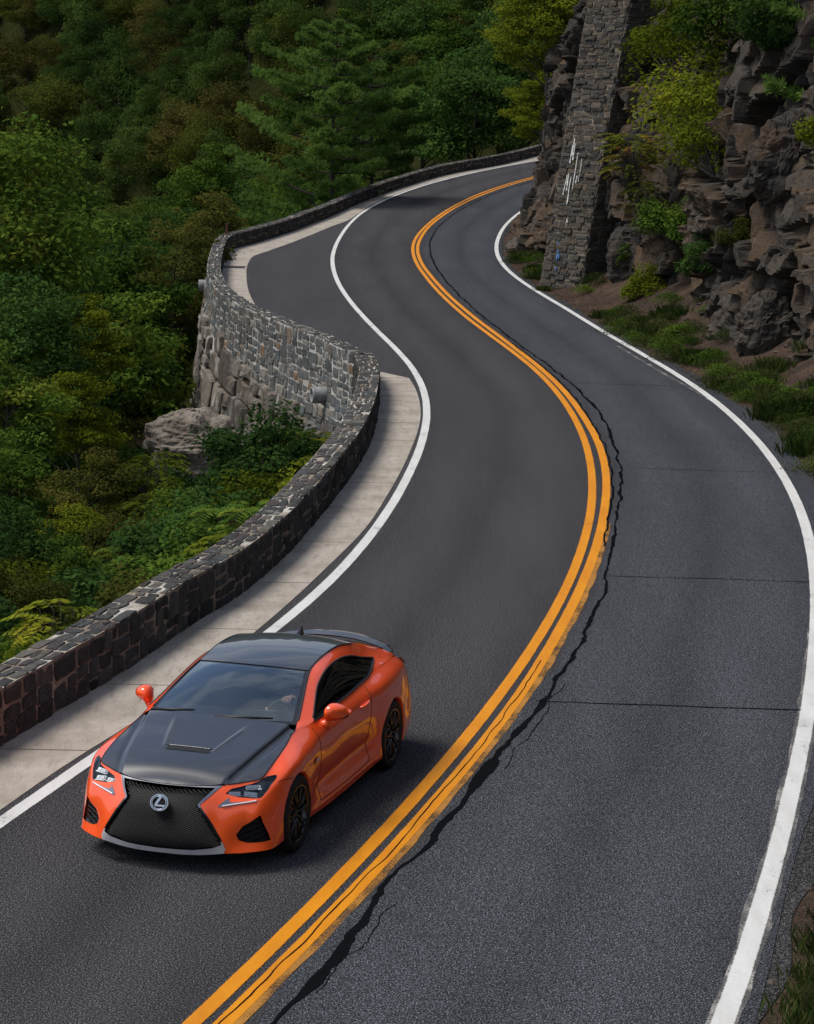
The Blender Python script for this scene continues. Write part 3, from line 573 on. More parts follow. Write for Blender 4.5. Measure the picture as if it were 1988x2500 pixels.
def cellular(q, seed):
    i0 = np.floor(q).astype(np.int64); f1 = np.full(len(q), 9.); f2 = np.full(len(q), 9.); idr = np.zeros(len(q)); idr2 = np.zeros(len(q)); ox = np.zeros(len(q)); oy = np.zeros(len(q))
    for dx in (-1, 0, 1):
        for dy in (-1, 0, 1):
            c = i0+np.array([dx, dy]); z = np.zeros(len(q), np.int64); px_ = c[:, 0]+.15+.7*_hash(c[:, 0], c[:, 1], z, seed); py_ = c[:, 1]+.15+.7*_hash(c[:, 0], c[:, 1], z, seed+1); d = np.maximum(np.abs(q[:, 0]-px_)*.9, np.abs(q[:, 1]-py_))*.85+.15*np.hypot(q[:, 0]-px_, q[:, 1]-py_)
            n = d < f1; f2 = np.where(n, f1, np.minimum(f2, d)); idr = np.where(n, _hash(c[:, 0], c[:, 1], z, seed+2), idr); idr2 = np.where(n, _hash(c[:, 0], c[:, 1], z, seed+4), idr2); ox = np.where(n, q[:, 0]-px_, ox); oy = np.where(n, q[:, 1]-py_, oy); f1 = np.where(n, d, f1)
    return f1, f2, idr, idr2, ox, oy
def build_cliff():
    S = np.concatenate([np.arange(0, 46, 1.2), np.arange(46, 92, .075), np.arange(92, 125, .12), np.arange(125, 162, 1.0)]); H = np.concatenate([np.arange(-.6, 11, .075), np.arange(11, 17, .4)])
    YY, HH = np.meshgrid(S, H, indexing='ij'); n = YY.size; y = YY.ravel(); h = HH.ravel(); x = xCB(y); slope = (xCB(y+.1)-xCB(y-.1))/.2; L = np.sqrt(1+slope**2); nx, ny = -1/L, slope/L       # outward = towards the road
    s = y*1.0; wq = np.c_[s, h, s*0]; w1 = fbm(wq*.5, 3, 41); w2 = fbm(wq*.5, 3, 42); bed = h+.12*s+.5*w2       # dipping beds
    off = np.zeros(n); crackm = np.zeros(n)
    f1, f2, r1, r1b, ox, oy = cellular(np.c_[(s+.5*w1)/3.1, bed/2.3], 3); off += (r1-.5)*1.15+ox*(r1b-.5)*1.5+oy*((r1*7.3) % 1-.35)*1.2; c1 = np.clip((f2-f1)/.035, 0, 1); off -= .32*(1-c1); crackm = np.maximum(crackm, 1-c1); tint = r1b*.5
    lx = (s+.9*w1)/3.3; off += .30*(fbm(np.c_[lx*1.1, bed*.35, s*0], 2, 44))
    f1, f2, r2, r2b, ox, oy = cellular(np.c_[(s+.3*w2)/1.15+7, (bed+.15*w1)/.62], 13); off += (r2-.5)*.42+ox*(r2b-.5)*.7+oy*((r2*5.7) % 1-.4)*.5; c2 = np.clip((f2-f1)/.05, 0, 1); off -= .13*(1-c2); crackm = np.maximum(crackm, .7*(1-c2)); tint += r2b*.35
    f1, f2, r3, r3b, ox, oy = cellular(np.c_[s/.6+3, (bed)/.17], 23); m3 = sstep(-.1, .3, fbm(wq*.35, 2, 46)); off += ((r3-.5)*.12+ox*(r3b-.5)*.2)*m3; c3 = np.clip((f2-f1)/.12, 0, 1); off -= .05*(1-c3)*m3; crackm = np.maximum(crackm, .5*(1-c3)*m3); tint += r3b*.15
    off += .05*fbm(wq*1.7, 4, 47)+.025*fbm(wq*7, 3, 48)
    off += .9*np.exp(-((h-.2)/.8)**2)*.25
    lean = .10*h+.009*h**2; lean = np.where(h > 11, lean+(h-11)*1.3, lean)
    off *= sstep(17, 11, h)
    V = np.c_[x-nx*lean+nx*off, y-ny*lean+ny*off, zr(y)+h+.25]
    id_ = np.arange(n).reshape(YY.shape); F = np.stack([id_[:-1, :-1], id_[1:, :-1], id_[1:, 1:], id_[:-1, 1:]], -1).reshape(-1, 4)
    col = np.c_[np.clip(tint, 0, 1), np.clip(crackm, 0, 1)*.75, tint*0, tint*0+1]
    return tag(obj('cliff', mesh('cliff', V, F, M_ROCK, smooth=False, col=col)), kind='structure')
build_cliff()
# ---- leaning masonry buttress
R_BUT = [(0, (.05, .048, .046)), (.3, (.088, .080, .070)), (.55, (.105, .083, .062)), (.75, (.078, .078, .080)), (1, (.15, .125, .095))]
M_ST_BUT = mstone('buttress_stone', R_BUT, .4, 6); M_MORT_BUT = mmortar('buttress_mortar', (.20, .165, .125), (.30, .255, .195))
but = empty('stone_buttress', (0, 0, 0)); tag(but, 'tall leaning buttress of thin grey stone courses built against the cliff', 'stone buttress')
BA, BB, BC = np.array([4.30, 80.0]), np.array([5.52, 78.2]), np.array([6.9, 79.4]); LEAN = np.array([.142, .03])
def plane_map(A_, B_, inward):
    L = np.linalg.norm(B_-A_); d = (B_-A_)/L; nn = np.array([d[1], -d[0]]); nn = nn if nn@inward < 0 else -nn
    def f(s, t, n): P = A_+np.outer(s, d)+np.outer(t, LEAN)+np.outer(n, nn); return np.c_[P, t]
    return f, L
inw = np.array([1, .9]); mf, LF = plane_map(BA, BB, inw); ms, LS = plane_map(BB, BC, np.array([-.3, 1.])); m4, L4 = plane_map(BA, BA+np.array([2.2, .9]), np.array([.3, -1.]))
HB_ = 11.6; k = MB(); zlo = -.4
for f, L in ((mf, LF), (ms, LS), (m4, L4)): k.add(np.concatenate([f(np.array([0, L, L, 0.]), np.array([zlo, zlo, HB_, HB_]), np.zeros(4))]), [[0, 1, 2, 3]])
tp = np.concatenate([mf(np.array([0., LF]), np.array([HB_, HB_]), np.zeros(2)), ms(np.array([LS]), np.array([HB_]), np.zeros(1)), m4(np.array([L4]), np.array([HB_]), np.zeros(1))]); k.add(tp, [[0, 1, 2, 3]])
k.build('mortar_core', M_MORT_BUT, but)
def but_items():
    rng = np.random.default_rng(3); it = []
    for f, L, fl in ((mf, LF, 0), (ms, LS, 0), (m4, L4, 0)):
        for c in blocks(0, L, zlo, HB_, .40, .125, rng, .22, True):
            test = f(np.array([0., 1, 0]), np.array([0., 0, 1]), np.zeros(3)); flip = np.cross(test[1]-test[0], test[2]-test[0])@(f(np.array([0.]), np.array([0.]), np.ones(1))[0]-test[0]) < 0
            r = stone_mesh(c[::-1] if flip else c, f, .014, .010+rng.uniform(0, 1)**2*.075, .05, .014, .02, rng)
            if r: it.append((*r, 0, rng.uniform()))
    return it
add_stones(but, but_items(), 300, lambda i: (1 if i[0][:, 1].mean() < 80.6+.03*i[0][:, 2].mean() else .3)*(1 if i[0][:, 2].mean() < 9.5 else .2)*np.ptp(i[0], axis=0).max(), matlist=[M_ST_BUT])
# white and blue paint drips on the masonry, a white mark on the rock
M_DRIP = simple('white_paint_drip', (.62, .62, .60), .7, var=.15); M_BLUE = simple('blue_paint', (.06, .16, .36), .7, var=.25)
def drips(lst, mat, seed, name):
    rng = np.random.default_rng(seed)
    for (s, t0, t1, w) in lst:
        n = 9; tt = np.linspace(t0, t1, n); ss = s+.012*rng.normal(size=n).cumsum()*.6; ww = w*.72*rng.uniform(.3, 1.2, n); V = np.concatenate([mf(ss-ww, tt, np.full(n, .075)), mf(ss+ww, tt, np.full(n, .075)), mf(ss-ww, tt, np.full(n, .045)), mf(ss+ww, tt, np.full(n, .045))])
        F = [[a, a+1, n+a+1, n+a] for a in range(n-1)]+[[a, 2*n+a, 2*n+a+1, a+1] for a in range(n-1)]+[[n+a+1, 3*n+a+1, 3*n+a, n+a] for a in range(n-1)]; obj(name, mesh(name, V, F, mat), but)
drips([(.60, 4.15, 4.75, .03), (.72, 4.25, 4.8, .035), (.66, 4.4, 4.95, .03), (.52, 3.1, 3.75, .03), (.66, 3.25, 3.8, .045), (.80, 2.8, 3.7, .035), (.94, 3.3, 4.5, .022), (1.08, 3.5, 3.75, .03), (1.2, 3.55, 4.3, .018), (.98, 2.2, 2.35, .03)], M_DRIP, 5, 'paint_drip')
drips([(.75, .95, 1.3, .045), (.85, 1.0, 1.15, .04), (.80, .6, .72, .04), (.70, 1.45, 1.55, .03)], M_BLUE, 6, 'blue_paint_mark')
# ================================================================== VEGETATION
def mleaf(name, ramp, hue_var=.0, trans=.22):
    k = NM(name); at = k.n('Attribute', attribute_name='tint'); sep = k.n('SeparateColor'); k.l(at.outputs['Color'], sep.inputs[0]); oi = k.n('ObjectInfo')
    f = k.math('ADD', k.math('MULTIPLY', sep.outputs[0], .65), k.math('MULTIPLY', oi.outputs['Random'], .35)); c = k.ramp(f, ramp)
    nz = k.noise(k.pos(), .35, 3, .5); c = k.mix(k.ramp(nz, [(.35, .45), (.6, 0)]), c, tuple(x*.45 for x in ramp[0][1])); 
    hs = k.n('HueSaturation'); hs.inputs['Hue'].default_value = .5; k.l(c, hs.inputs['Color']); v = k.math('ADD', k.math('MULTIPLY', oi.outputs['Random'], .65), .75); k.l(v, hs.inputs['Value']); c = hs.outputs[0]
    b = k.diff(c); t = k.n('BsdfTranslucent'); k.l(c, t.inputs[0]); mx = k.n('MixShader'); mx.inputs[0].default_value = trans; k.l(b, mx.inputs[1]); k.l(t.outputs[0], mx.inputs[2]); return k.done(mx.outputs[0])
G = lambda *s: [(p, c) for p, c in s]
L_DARK = mleaf('dark_green_leaf', G((0, (.022, .050, .014)), (.4, (.038, .080, .020)), (.75, (.056, .105, .022)), (1, (.085, .125, .026))))
L_MID = mleaf('mid_green_leaf', G((0, (.034, .072, .014)), (.4, (.060, .112, .018)), (.75, (.095, .145, .020)), (.95, (.15, .165, .022)), (1, (.17, .11, .022))))
L_BRIGHT = mleaf('yellow_green_leaf', G((0, (.06, .09, .010)), (.4, (.12, .155, .014)), (.8, (.19, .205, .018)), (1, (.26, .22, .022))), trans=.3)
L_OLIVE = mleaf('olive_leaf', G((0, (.04, .05, .012)), (.4, (.065, .075, .016)), (.8, (.10, .09, .02)), (1, (.13, .085, .028))))
L_FAR = mleaf('far_forest_leaf', G((0, (.026, .055, .016)), (.35, (.046, .085, .020)), (.7, (.072, .105, .022)), (.92, (.105, .115, .024)), (1, (.12, .09, .026))), trans=.25)
L_PINE = mleaf('pine_needle', G((0, (.060, .11, .026)), (.5, (.11, .19, .04)), (1, (.16, .25, .055))), trans=.3)
L_FAR2 = mleaf('far_yellowing_leaf', G((0, (.05, .072, .016)), (.5, (.095, .115, .020)), (1, (.15, .145, .024))), trans=.25)
L_FAR3 = mleaf('far_russet_leaf', G((0, (.05, .055, .016)), (.5, (.085, .078, .020)), (1, (.125, .095, .026))), trans=.25)
L_DRY = mleaf('dry_grass_blade', G((0, (.10, .07, .035)), (.6, (.19, .135, .075)), (1, (.27, .20, .12))))
L_SUMAC = mleaf('turning_sumac_leaf', G((0, (.06, .085, .012)), (.6, (.14, .15, .016)), (.85, (.22, .16, .02)), (.93, (.28, .075, .02)), (1, (.24, .03, .015))), trans=.3)
L_GRASS = mleaf('grass_blade', G((0, (.026, .048, .012)), (.5, (.045, .072, .016)), (.8, (.085, .082, .03)), (1, (.17, .13, .07))))
def mbark(name, a, b):
    k = NM(name); n = k.noise(k.pos((8, 8, 1.4), 'Object'), 3, 5, .7); return k.done(k.pbsdf(k.ramp(n, [(.35, a), (.65, b)]), .9, 0, k.bump(n, .8, .03), .2))
M_BARK = mbark('bark', (.022, .018, .015), (.065, .055, .046)); M_BARK2 = mbark('grey_bark', (.05, .047, .042), (.12, .11, .10))
def leaf_cloud(C, N, size, rng, asp=.62, drop=.25, tints=None):
    """C centres, N preferred normals -> rhombic leaves"""
    n = len(C); N = N+rng.normal(0, .55, (n, 3)); N /= np.linalg.norm(N, axis=1)[:, None]+1e-9; a = rng.normal(size=(n, 3)); a[:, 2] -= drop; a -= N*(a*N).sum(1)[:, None]; a /= np.linalg.norm(a, axis=1)[:, None]+1e-9; b = np.cross(N, a); s = (size*rng.uniform(.6, 1.3, n))[:, None]
    V = np.stack([C-a*s*.5, C+b*s*asp*.5+a*s*.05-N*s*.06, C+a*s*.5, C-b*s*asp*.5+a*s*.05-N*s*.06], 1).reshape(-1, 3); F = np.arange(n*4).reshape(-1, 4); t = rng.uniform(0, 1, n) if tints is None else tints
    return V, F, np.repeat(t, 4)
def finish(name, V, F, t, mat): return mesh(name, V, F, mat, col=np.c_[t, t, t, np.ones(len(t))])
def limbs_mesh(segs, mat, name='trunk'):
    k = MB()
    for P, r in segs: k.tube(P, r, 6, False)
    return k.me(name, mat, True)
def wiggle(a, b, n, amp, rng):
    t = np.linspace(0, 1, n)[:, None]; P = a+(b-a)*t; w = rng.normal(0, amp, (n, 3)); w[0] = 0; w[-1] *= .3; return P+np.cumsum(w, 0)*.5*np.sin(np.pi*np.minimum(t*1.2, 1))
def broadleaf(seed, h, r, nleaf, size, mat, bark, base=.32, clumps=60, flat=.8, droopy=.2, rz=None):
    rng = np.random.default_rng(seed); cz = h*(base+(1-base)*.52); ry = h*(1-base)*.52; tops = []
    clumps = int(clumps*1.45); d = rng.normal(size=(clumps*3, 3)); d /= np.linalg.norm(d, axis=1)[:, None]; d = d[d[:, 2] > -.6][:clumps]; rad = rng.uniform(.3, 1.0, len(d))**.6; C = d*rad[:, None]*np.array([r, r, ry])*(1+.45*fbm(d*1.9+seed, 2, seed)[:, None]); C[:, 2] += cz
    cs = rng.uniform(.4, 1.3, len(C))*r*.255; w = cs**2; w /= w.sum(); idx = rng.choice(len(C), nleaf, p=w); q = rng.normal(size=(nleaf, 3)); q /= np.linalg.norm(q, axis=1)[:, None]; rr = rng.uniform(.25, 1.0, nleaf)**.5*np.where(rng.uniform(0, 1, nleaf) < .14, rng.uniform(1.1, 1.7, nleaf), 1.0); q[:, 2] = q[:, 2]*.75+.12
    P = C[idx]+q*(rr*cs[idx])[:, None]*np.array([1.25, 1.25, flat]); N = q*.7+np.array([0, 0, .75]); tint = np.clip(.5*rng.uniform(0, 1, nleaf)+.5*rng.uniform(0, 1, len(C))[idx], 0, 1)
    V, F, t = leaf_cloud(P, N, size, rng, .62, droopy, tint); crown = finish('crown', V, F, t, mat)
    segs = []; T0 = np.array([0, 0, -.6]); T1 = np.array([rng.normal(0, .15)*r*.3, rng.normal(0, .15)*r*.3, h*.86]); tr = wiggle(T0, T1, 9, h*.008, rng); r0 = h*.017; segs.append((tr, np.linspace(r0, r0*.25, 9)))
    for c in C[rng.permutation(len(C))[:min(26, len(C))]]:
        zz = np.clip(c[2]-np.hypot(c[0], c[1])*.75, h*base*.7, h*.8); f = np.clip((zz+.6)/(h*.86+.6), 0, 1); a = np.array([np.interp(f*8, np.arange(9), tr[:, j]) for j in range(3)]); segs.append((wiggle(a, c, 6, h*.006, rng), np.linspace(r0*.42*(1-f*.6), r0*.06, 6)))
    return crown, limbs_mesh(segs, bark)
def bush(seed, r, hz, nleaf, size, mat, bark, clumps=22):
    rng = np.random.default_rng(seed); d = rng.normal(size=(clumps*3, 3)); d /= np.linalg.norm(d, axis=1)[:, None]; d = d[d[:, 2] > -.1][:clumps]; C = d*(rng.uniform(.3, 1, len(d))**.6)[:, None]*np.array([r, r, hz]); C[:, 2] += .1*hz
    cs = rng.uniform(.6, 1.2, len(C))*r*.34; idx = rng.integers(0, len(C), nleaf); q = rng.normal(size=(nleaf, 3)); q /= np.linalg.norm(q, axis=1)[:, None]; P = C[idx]+q*(rng.uniform(.2, 1, nleaf)**.5*cs[idx])[:, None]*np.array([1.2, 1.2, .8]); tint = .5*rng.uniform(0, 1, nleaf)+.5*rng.uniform(0, 1, len(C))[idx]
    V, F, t = leaf_cloud(P, q*.6+np.array([0, 0, .9]), size, rng, .6, .3, tint); crown = finish('foliage', V, F, t, mat); segs = [(wiggle(np.array([rng.normal(0, .08), rng.normal(0, .08), -.35]), c, 6, .03, rng), np.linspace(.022, .006, 6)*max(.6, r)) for c in C[:16]]
    return crown, limbs_mesh(segs, bark, 'stem')
def fronds(seed, r, h, nst, mat, bark, leaflet=.15):
    """arching compound leaves: tree-of-heaven, sumac, fern"""
    rng = np.random.default_rng(seed); Cs = []; Ns = []; As = []; segs = []; T_ = []
    for i in range(nst):
        a = rng.uniform(0, 2*np.pi); R_ = r*rng.uniform(.35, 1); z0 = h*rng.uniform(.3, .95); s0 = np.array([np.cos(a)*R_*.35, np.sin(a)*R_*.35, z0]); e = s0+np.array([np.cos(a), np.sin(a), -.25+rng.uniform(-.2, .3)])*rng.uniform(.4, .75)*max(r, .5)*.75; m = (s0+e)/2+np.array([0, 0, .12*r]); tt = np.linspace(0, 1, 13)[:, None]; P = (1-tt)**2*s0+2*tt*(1-tt)*m+tt**2*e; segs.append((P[::3], .003)); tn = rng.uniform(0, 1); side = np.cross((e-s0)/np.linalg.norm(e-s0), [0, 0, 1.]); side /= np.linalg.norm(side)
        for j in range(2, 13):
            for sg in (-1, 1): Cs.append(P[j]+side*sg*leaflet*.5+rng.normal(0, .008, 3)); As.append(side*sg+np.array([0, 0, -.25])+.35*(e-s0)); Ns.append([0, 0, 1]); T_.append(np.clip(tn+rng.normal(0, .12), 0, 1))
        segs.append((wiggle(np.array([0, 0, -.3]), s0, 5, .02, rng), np.linspace(.016, .006, 5)))
    C = np.array(Cs); a = np.array(As); a /= np.linalg.norm(a, axis=1)[:, None]; N = np.array(Ns, float)+rng.normal(0, .25, (len(C), 3)); N -= a*(a*N).sum(1)[:, None]; N /= np.linalg.norm(N, axis=1)[:, None]; b = np.cross(N, a); s = (leaflet*rng.uniform(.8, 1.2, len(C)))[:, None]
    V = np.stack([C-a*s*.5, C+b*s*.2, C+a*s*.55, C-b*s*.2], 1).reshape(-1, 3); t = np.repeat(np.array(T_), 4); return finish('foliage', V, np.arange(len(V)).reshape(-1, 4), t, mat), limbs_mesh(segs, bark, 'stem')
def pine(seed, h, r, ntuft, mat, bark, base=.06, trim=False):
    rng = np.random.default_rng(seed); segs = [(wiggle(np.array([0, 0, -1.]), np.array([.2, 0, h]), 10, h*.004, rng), np.linspace(h*.017, h*.003, 10))]; Cs = []; As = []; Ts = []
    levels = np.linspace(base, .97, 15)
    for li, f in enumerate(levels):
        nb_ = rng.integers(3, 6); R_ = r*np.interp(f, [0, .25, .5, .75, .9, 1], [.8, 1, .95, .72, .48, .22])*rng.uniform(.6, 1.15); a0 = rng.uniform(0, 6.28)
        for i in range(nb_):
            a = a0+i*6.283/nb_+rng.normal(0, .25); L = R_*rng.uniform(.7, 1.1)+.25; z = h*f; L *= .22 if (trim and f < .42 and np.cos(a)*.75-np.sin(a)*.66 > .1) else 1.0; e = np.array([np.cos(a)*L, np.sin(a)*L, z+L*rng.uniform(.05, .38)]); s0 = np.array([.2*f, 0, z]); m = (s0+e)/2+np.array([0, 0, -L*.08]); tt = np.linspace(0, 1, 7)[:, None]; P = (1-tt)**2*s0+2*tt*(1-tt)*m+tt**2*e; segs.append((P, np.linspace(.02+.011*L, .008, 7))); tn = rng.uniform(0, 1)
            nt_ = int(ntuft*L/(r*60))+3; u = rng.uniform(.25, 1, nt_)**.7; side = np.array([-np.sin(a), np.cos(a), 0]); Q = (1-u)[:, None]**2*s0+2*(u*(1-u))[:, None]*m+u[:, None]**2*e; spread = (L*.26)*(1.1-u)+.10; Q = Q+side*(rng.normal(0, 1, nt_)*spread*.8)[:, None]+np.array([0, 0, 1.])*np.abs(rng.normal(0, .07+.02*L, nt_))[:, None]
            Cs.append(Q); As.append(np.tile(np.array([np.cos(a), np.sin(a), .55]), (nt_, 1))); Ts.append(np.clip(tn*.5+rng.uniform(0, .5, nt_), 0, 1))
    C = np.concatenate(Cs); A_ = np.concatenate(As); T_ = np.concatenate(Ts); K = 11; C = np.repeat(C, K, 0); T_ = np.repeat(T_, K); a = np.repeat(A_, K, 0)+rng.normal(0, .75, (len(C), 3)); a /= np.linalg.norm(a, axis=1)[:, None]; N = rng.normal(size=(len(C), 3)); b = np.cross(N, a); b /= np.linalg.norm(b, axis=1)[:, None]; s = rng.uniform(.16, .32, len(C))[:, None]
    V = np.stack([C, C+a*s*.5+b*.026, C+a*s, C+a*s*.5-b*.026], 1).reshape(-1, 3); return finish('crown', V, np.arange(len(V)).reshape(-1, 4), np.repeat(T_, 4), mat), limbs_mesh(segs, bark)
def grass_clump(seed, r, h, n, mat):
    rng = np.random.default_rng(seed); p = rng.normal(0, r*.45, (n, 2)); a = rng.uniform(0, 6.28, n); H = h*rng.uniform(.4, 1.1, n); ln = rng.uniform(.1, .6, n)*H; w = .006+.006*rng.uniform(0, 1, n); B = np.c_[p, np.full(n, -.03)]; d = np.c_[np.cos(a), np.sin(a), np.zeros(n)]; sd = np.c_[-np.sin(a), np.cos(a), np.zeros(n)]
    V = np.stack([B-sd*w[:, None], B+sd*w[:, None], B+d*(ln*.35)[:, None]+np.c_[np.zeros((n, 2)), H*.6]+sd*w[:, None]*.8, B+d*ln[:, None]+np.c_[np.zeros((n, 2)), H]], 1).reshape(-1, 3); t = np.repeat(rng.uniform(0, 1, n), 4)
    return finish('blades', V, np.arange(n*4).reshape(-1, 4), t, mat)
def weeds(seed, r, h, nleaf, size, mat):
    rng = np.random.default_rng(seed); p = rng.normal(0, .5, (nleaf, 2))*r; z = h*np.exp(-(p**2).sum(1)/(r*r)*.7)*rng.uniform(.05, 1, nleaf)**.6*(1+.3*fbm(np.c_[p*3, p[:, 0]*0], 2, seed)); V, F, t = leaf_cloud(np.c_[p, z], np.tile([0, 0, 1.], (nleaf, 1)), size, rng, .5, .0); return finish('foliage', V, F, t, mat)
PLANTS = {}
def make(kind, *meshes): PLANTS[kind] = meshes
def plant(kind, name, loc, s=1.0, rz=0.0, label=None, cat=None, group=None, sz=None, tilt=(0, 0)):
    e = empty(name, loc, rz); e.scale = (s, s, sz or s); e.rotation_euler = (tilt[0], tilt[1], rz)
    for me in PLANTS[kind]:
        o = bpy.data.objects.new(me.name.split('.')[0], me); COL.objects.link(o); o.parent = e
        if me.name.startswith('blades'): o['kind'] = 'stuff'
    return tag(e, label, cat, group)
make('oak', *broadleaf(1, 11, 3.9, 17000, .22, L_MID, M_BARK, .30, 75)); make('oak2', *broadleaf(2, 9, 3.2, 14000, .21, L_DARK, M_BARK, .28, 60)); make('ash', *broadleaf(3, 8, 2.4, 10000, .20, L_MID, M_BARK2, .25, 46)); make('bright', *broadleaf(4, 7, 2.4, 15000, .15, L_BRIGHT, M_BARK2, .30, 44, .6, .5)); make('olive', *broadleaf(5, 7.5, 2.6, 14000, .16, L_OLIVE, M_BARK, .25, 44))
for i in range(5): make('far%d' % i, *broadleaf(20+i, 12, 4.3+.5*(i % 3), 15000, .27, [L_FAR, L_FAR, L_FAR2, L_FAR, L_FAR3][i], M_BARK, .22, 46))
make('pine', *pine(31, 12.5, 5.6, 15000, L_PINE, M_BARK, .16, True)); make('pine2', *pine(32, 9, 4.2, 9000, L_PINE, M_BARK, .04))
make('shrub_d', *bush(41, 1.25, 1.5, 6500, .115, L_DARK, M_BARK)); make('shrub_m', *bush(42, 1.3, 1.4, 6500, .11, L_MID, M_BARK)); make('shrub_b', *bush(43, 1.1, 1.2, 4200, .11, L_BRIGHT, M_BARK2)); make('shrub_o', *bush(44, 1.2, 1.2, 4500, .10, L_OLIVE, M_BARK))
make('frond', *fronds(51, 1.1, 1.3, 60, L_MID, M_BARK2)); make('frond_b', *fronds(52, 1.2, 1.4, 60, L_BRIGHT, M_BARK2)); make('sumac', *fronds(53, 1.4, 1.9, 110, L_SUMAC, M_BARK2, .14)); make('sparse', *bush(54, 1.6, 1.3, 2600, .13, L_BRIGHT, M_BARK2, 20))
make('weed', weeds(61, .55, .45, 1500, .06, L_MID)); make('weed_d', weeds(62, .6, .4, 1600, .055, L_GRASS)); make('grass', grass_clump(63, .5, .45, 650, L_GRASS)); make('dry', grass_clump(64, .7, .8, 900, L_DRY))
rng = np.random.default_rng(77)
# ---- far wooded hillside
pts = []
for Y in np.arange(196, 405, 5.4):
    half = .185*Y
    for Xx in np.arange(-half-4, min(half, 30)+2, 5.0+Y*.003): pts.append((Xx+rng.uniform(-2.2, 2.2), Y+rng.uniform(-2.2, 2.2)))
pts = np.array(pts); rng.shuffle(pts); vis = np.array([(x, y) for x, y in pts if not (x > .075*y and y > 0 and x > 12)]); print('hill trees', len(vis))
vis = vis[np.argsort(np.where(np.abs(vis[:, 1]-285) < 70, 0, 1), kind='stable')]; sel = vis[:300]
for i, (x, y) in enumerate(sel):
    s = rng.uniform(.5, .82); j = int(rng.choice(5, p=[.24, .24, .20, .20, .12])); plant('far%d' % j, 'hillside_tree', (x, y, float(ground_z(x, y))-1.0), s, rng.uniform(0, 6.28), ['dark green tree in the forest on the far hillside', 'dark green tree in the forest on the far hillside', 'yellowing tree in the forest on the far hillside', 'tall narrow green tree in the forest on the far hillside', 'russet tinged tree in the forest on the far hillside'][j], 'tree', ['dark trees on the far hillside', 'dark trees on the far hillside', 'yellowing trees on the far hillside', 'tall narrow trees on the far hillside', 'russet trees on the far hillside'][j], s*(rng.uniform(.9, 1.2) if j != 3 else 1.55))
# the rest of the hillside wood reads as one mass: one scattered object
def scatter_wood(P, src, seed):
    ng = bpy.data.node_groups.new('woodland_scatter', 'GeometryNodeTree'); ng.interface.new_socket('Geometry', in_out='INPUT', socket_type='NodeSocketGeometry'); ng.interface.new_socket('Geometry', in_out='OUTPUT', socket_type='NodeSocketGeometry')
    gi = ng.nodes.new('NodeGroupInput'); go = ng.nodes.new('NodeGroupOutput'); last = None; jn = ng.nodes.new('GeometryNodeJoinGeometry')
    for q, ob in enumerate(src):
        oi = ng.nodes.new('GeometryNodeObjectInfo'); oi.transform_space = 'ORIGINAL'; oi.inputs['Object'].default_value = ob
        ip = ng.nodes.new('GeometryNodeInstanceOnPoints'); rv = ng.nodes.new('FunctionNodeRandomValue'); rv.data_type = 'FLOAT_VECTOR'; rv.inputs[0].default_value = (0, 0, 0); rv.inputs[1].default_value = (.08, .08, 6.28); rv.inputs['Seed'].default_value = seed+q
        rs = ng.nodes.new('FunctionNodeRandomValue'); rs.data_type = 'FLOAT_VECTOR'; rs.inputs[0].default_value = (.5, .5, .55); rs.inputs[1].default_value = (.82, .82, .95); rs.inputs['Seed'].default_value = seed+10+q
        ix = ng.nodes.new('GeometryNodeInputIndex'); md_ = ng.nodes.new('ShaderNodeMath'); md_.operation = 'MODULO'; md_.inputs[1].default_value = len(src); cp = ng.nodes.new('ShaderNodeMath'); cp.operation = 'COMPARE'; cp.inputs[1].default_value = q; cp.inputs[2].default_value = .4
        ng.links.new(ix.outputs[0], md_.inputs[0]); ng.links.new(md_.outputs[0], cp.inputs[0]); ng.links.new(cp.outputs[0], ip.inputs['Selection'])
        ng.links.new(gi.outputs[0], ip.inputs['Points']); ng.links.new(oi.outputs['Geometry'], ip.inputs['Instance']); ng.links.new(rv.outputs[0], ip.inputs['Rotation']); ng.links.new(rs.outputs[0], ip.inputs['Scale']); ng.links.new(ip.outputs[0], jn.inputs[0])
    ng.links.new(jn.outputs[0], go.inputs[0])
    me = bpy.data.meshes.new('distant_woodland'); me.from_pydata([tuple(p) for p in P], [], []); o = obj('distant_woodland', me); m = o.modifiers.new('scatter', 'NODES'); m.node_group = ng
    return tag(o, 'unbroken woodland canopy high on the far hillside', None, None, 'stuff')
_src = []
for j in (0, 2, 1, 3, 4):
    for o in COL.objects:
        if o.type == 'MESH' and o.data == PLANTS['far%d' % j][0]: _src.append(o); break
rest = vis[300:]
if len(rest): scatter_wood([(x, y, float(ground_z(x, y))-1.0) for x, y in rest], _src, 3)
# ---- trees and shrubs below the wall, named one by one or in stands
def gz(x, y): return float(ground_z(np.array(x), np.array(y)))
def put(kind, name, x, y, ztop, h0, label, cat, group=None, s=None, tilt=(0, 0), rz=None):
    """plant whose top reaches ztop; h0 = model height"""
    s = s or rng.uniform(.9, 1.1); plant(kind, name, (x, y, ztop-h0*s), s, rng.uniform(0, 6.28) if rz is None else rz, label, cat, group, None, tilt)
put('oak', 'oak_tree', -11.6, 62, 5.6, 11, 'tall dark oak with bare lower trunk on the slope left of the lay-by', 'tree', s=.85)
put('oak2', 'oak_tree', -11.6, 68, 1.2, 9, 'dense dark oak crown beside the tall bare-trunked oak', 'tree', s=.85)
put('ash', 'ash_tree', -8.8, 72, -.3, 8, 'leafy ash sapling just outside the bend of the lay-by wall', 'tree', s=.95)
put('ash', 'ash_tree', -10.3, 81, 1.2, 8, 'slim ash tree rising behind the lay-by wall below the pine', 'tree', s=1.1)
put('olive', 'young_tree', -8.9, 90, 1.0, 7.5, 'olive leaved young tree behind the rusty post', 'tree', s=.9)
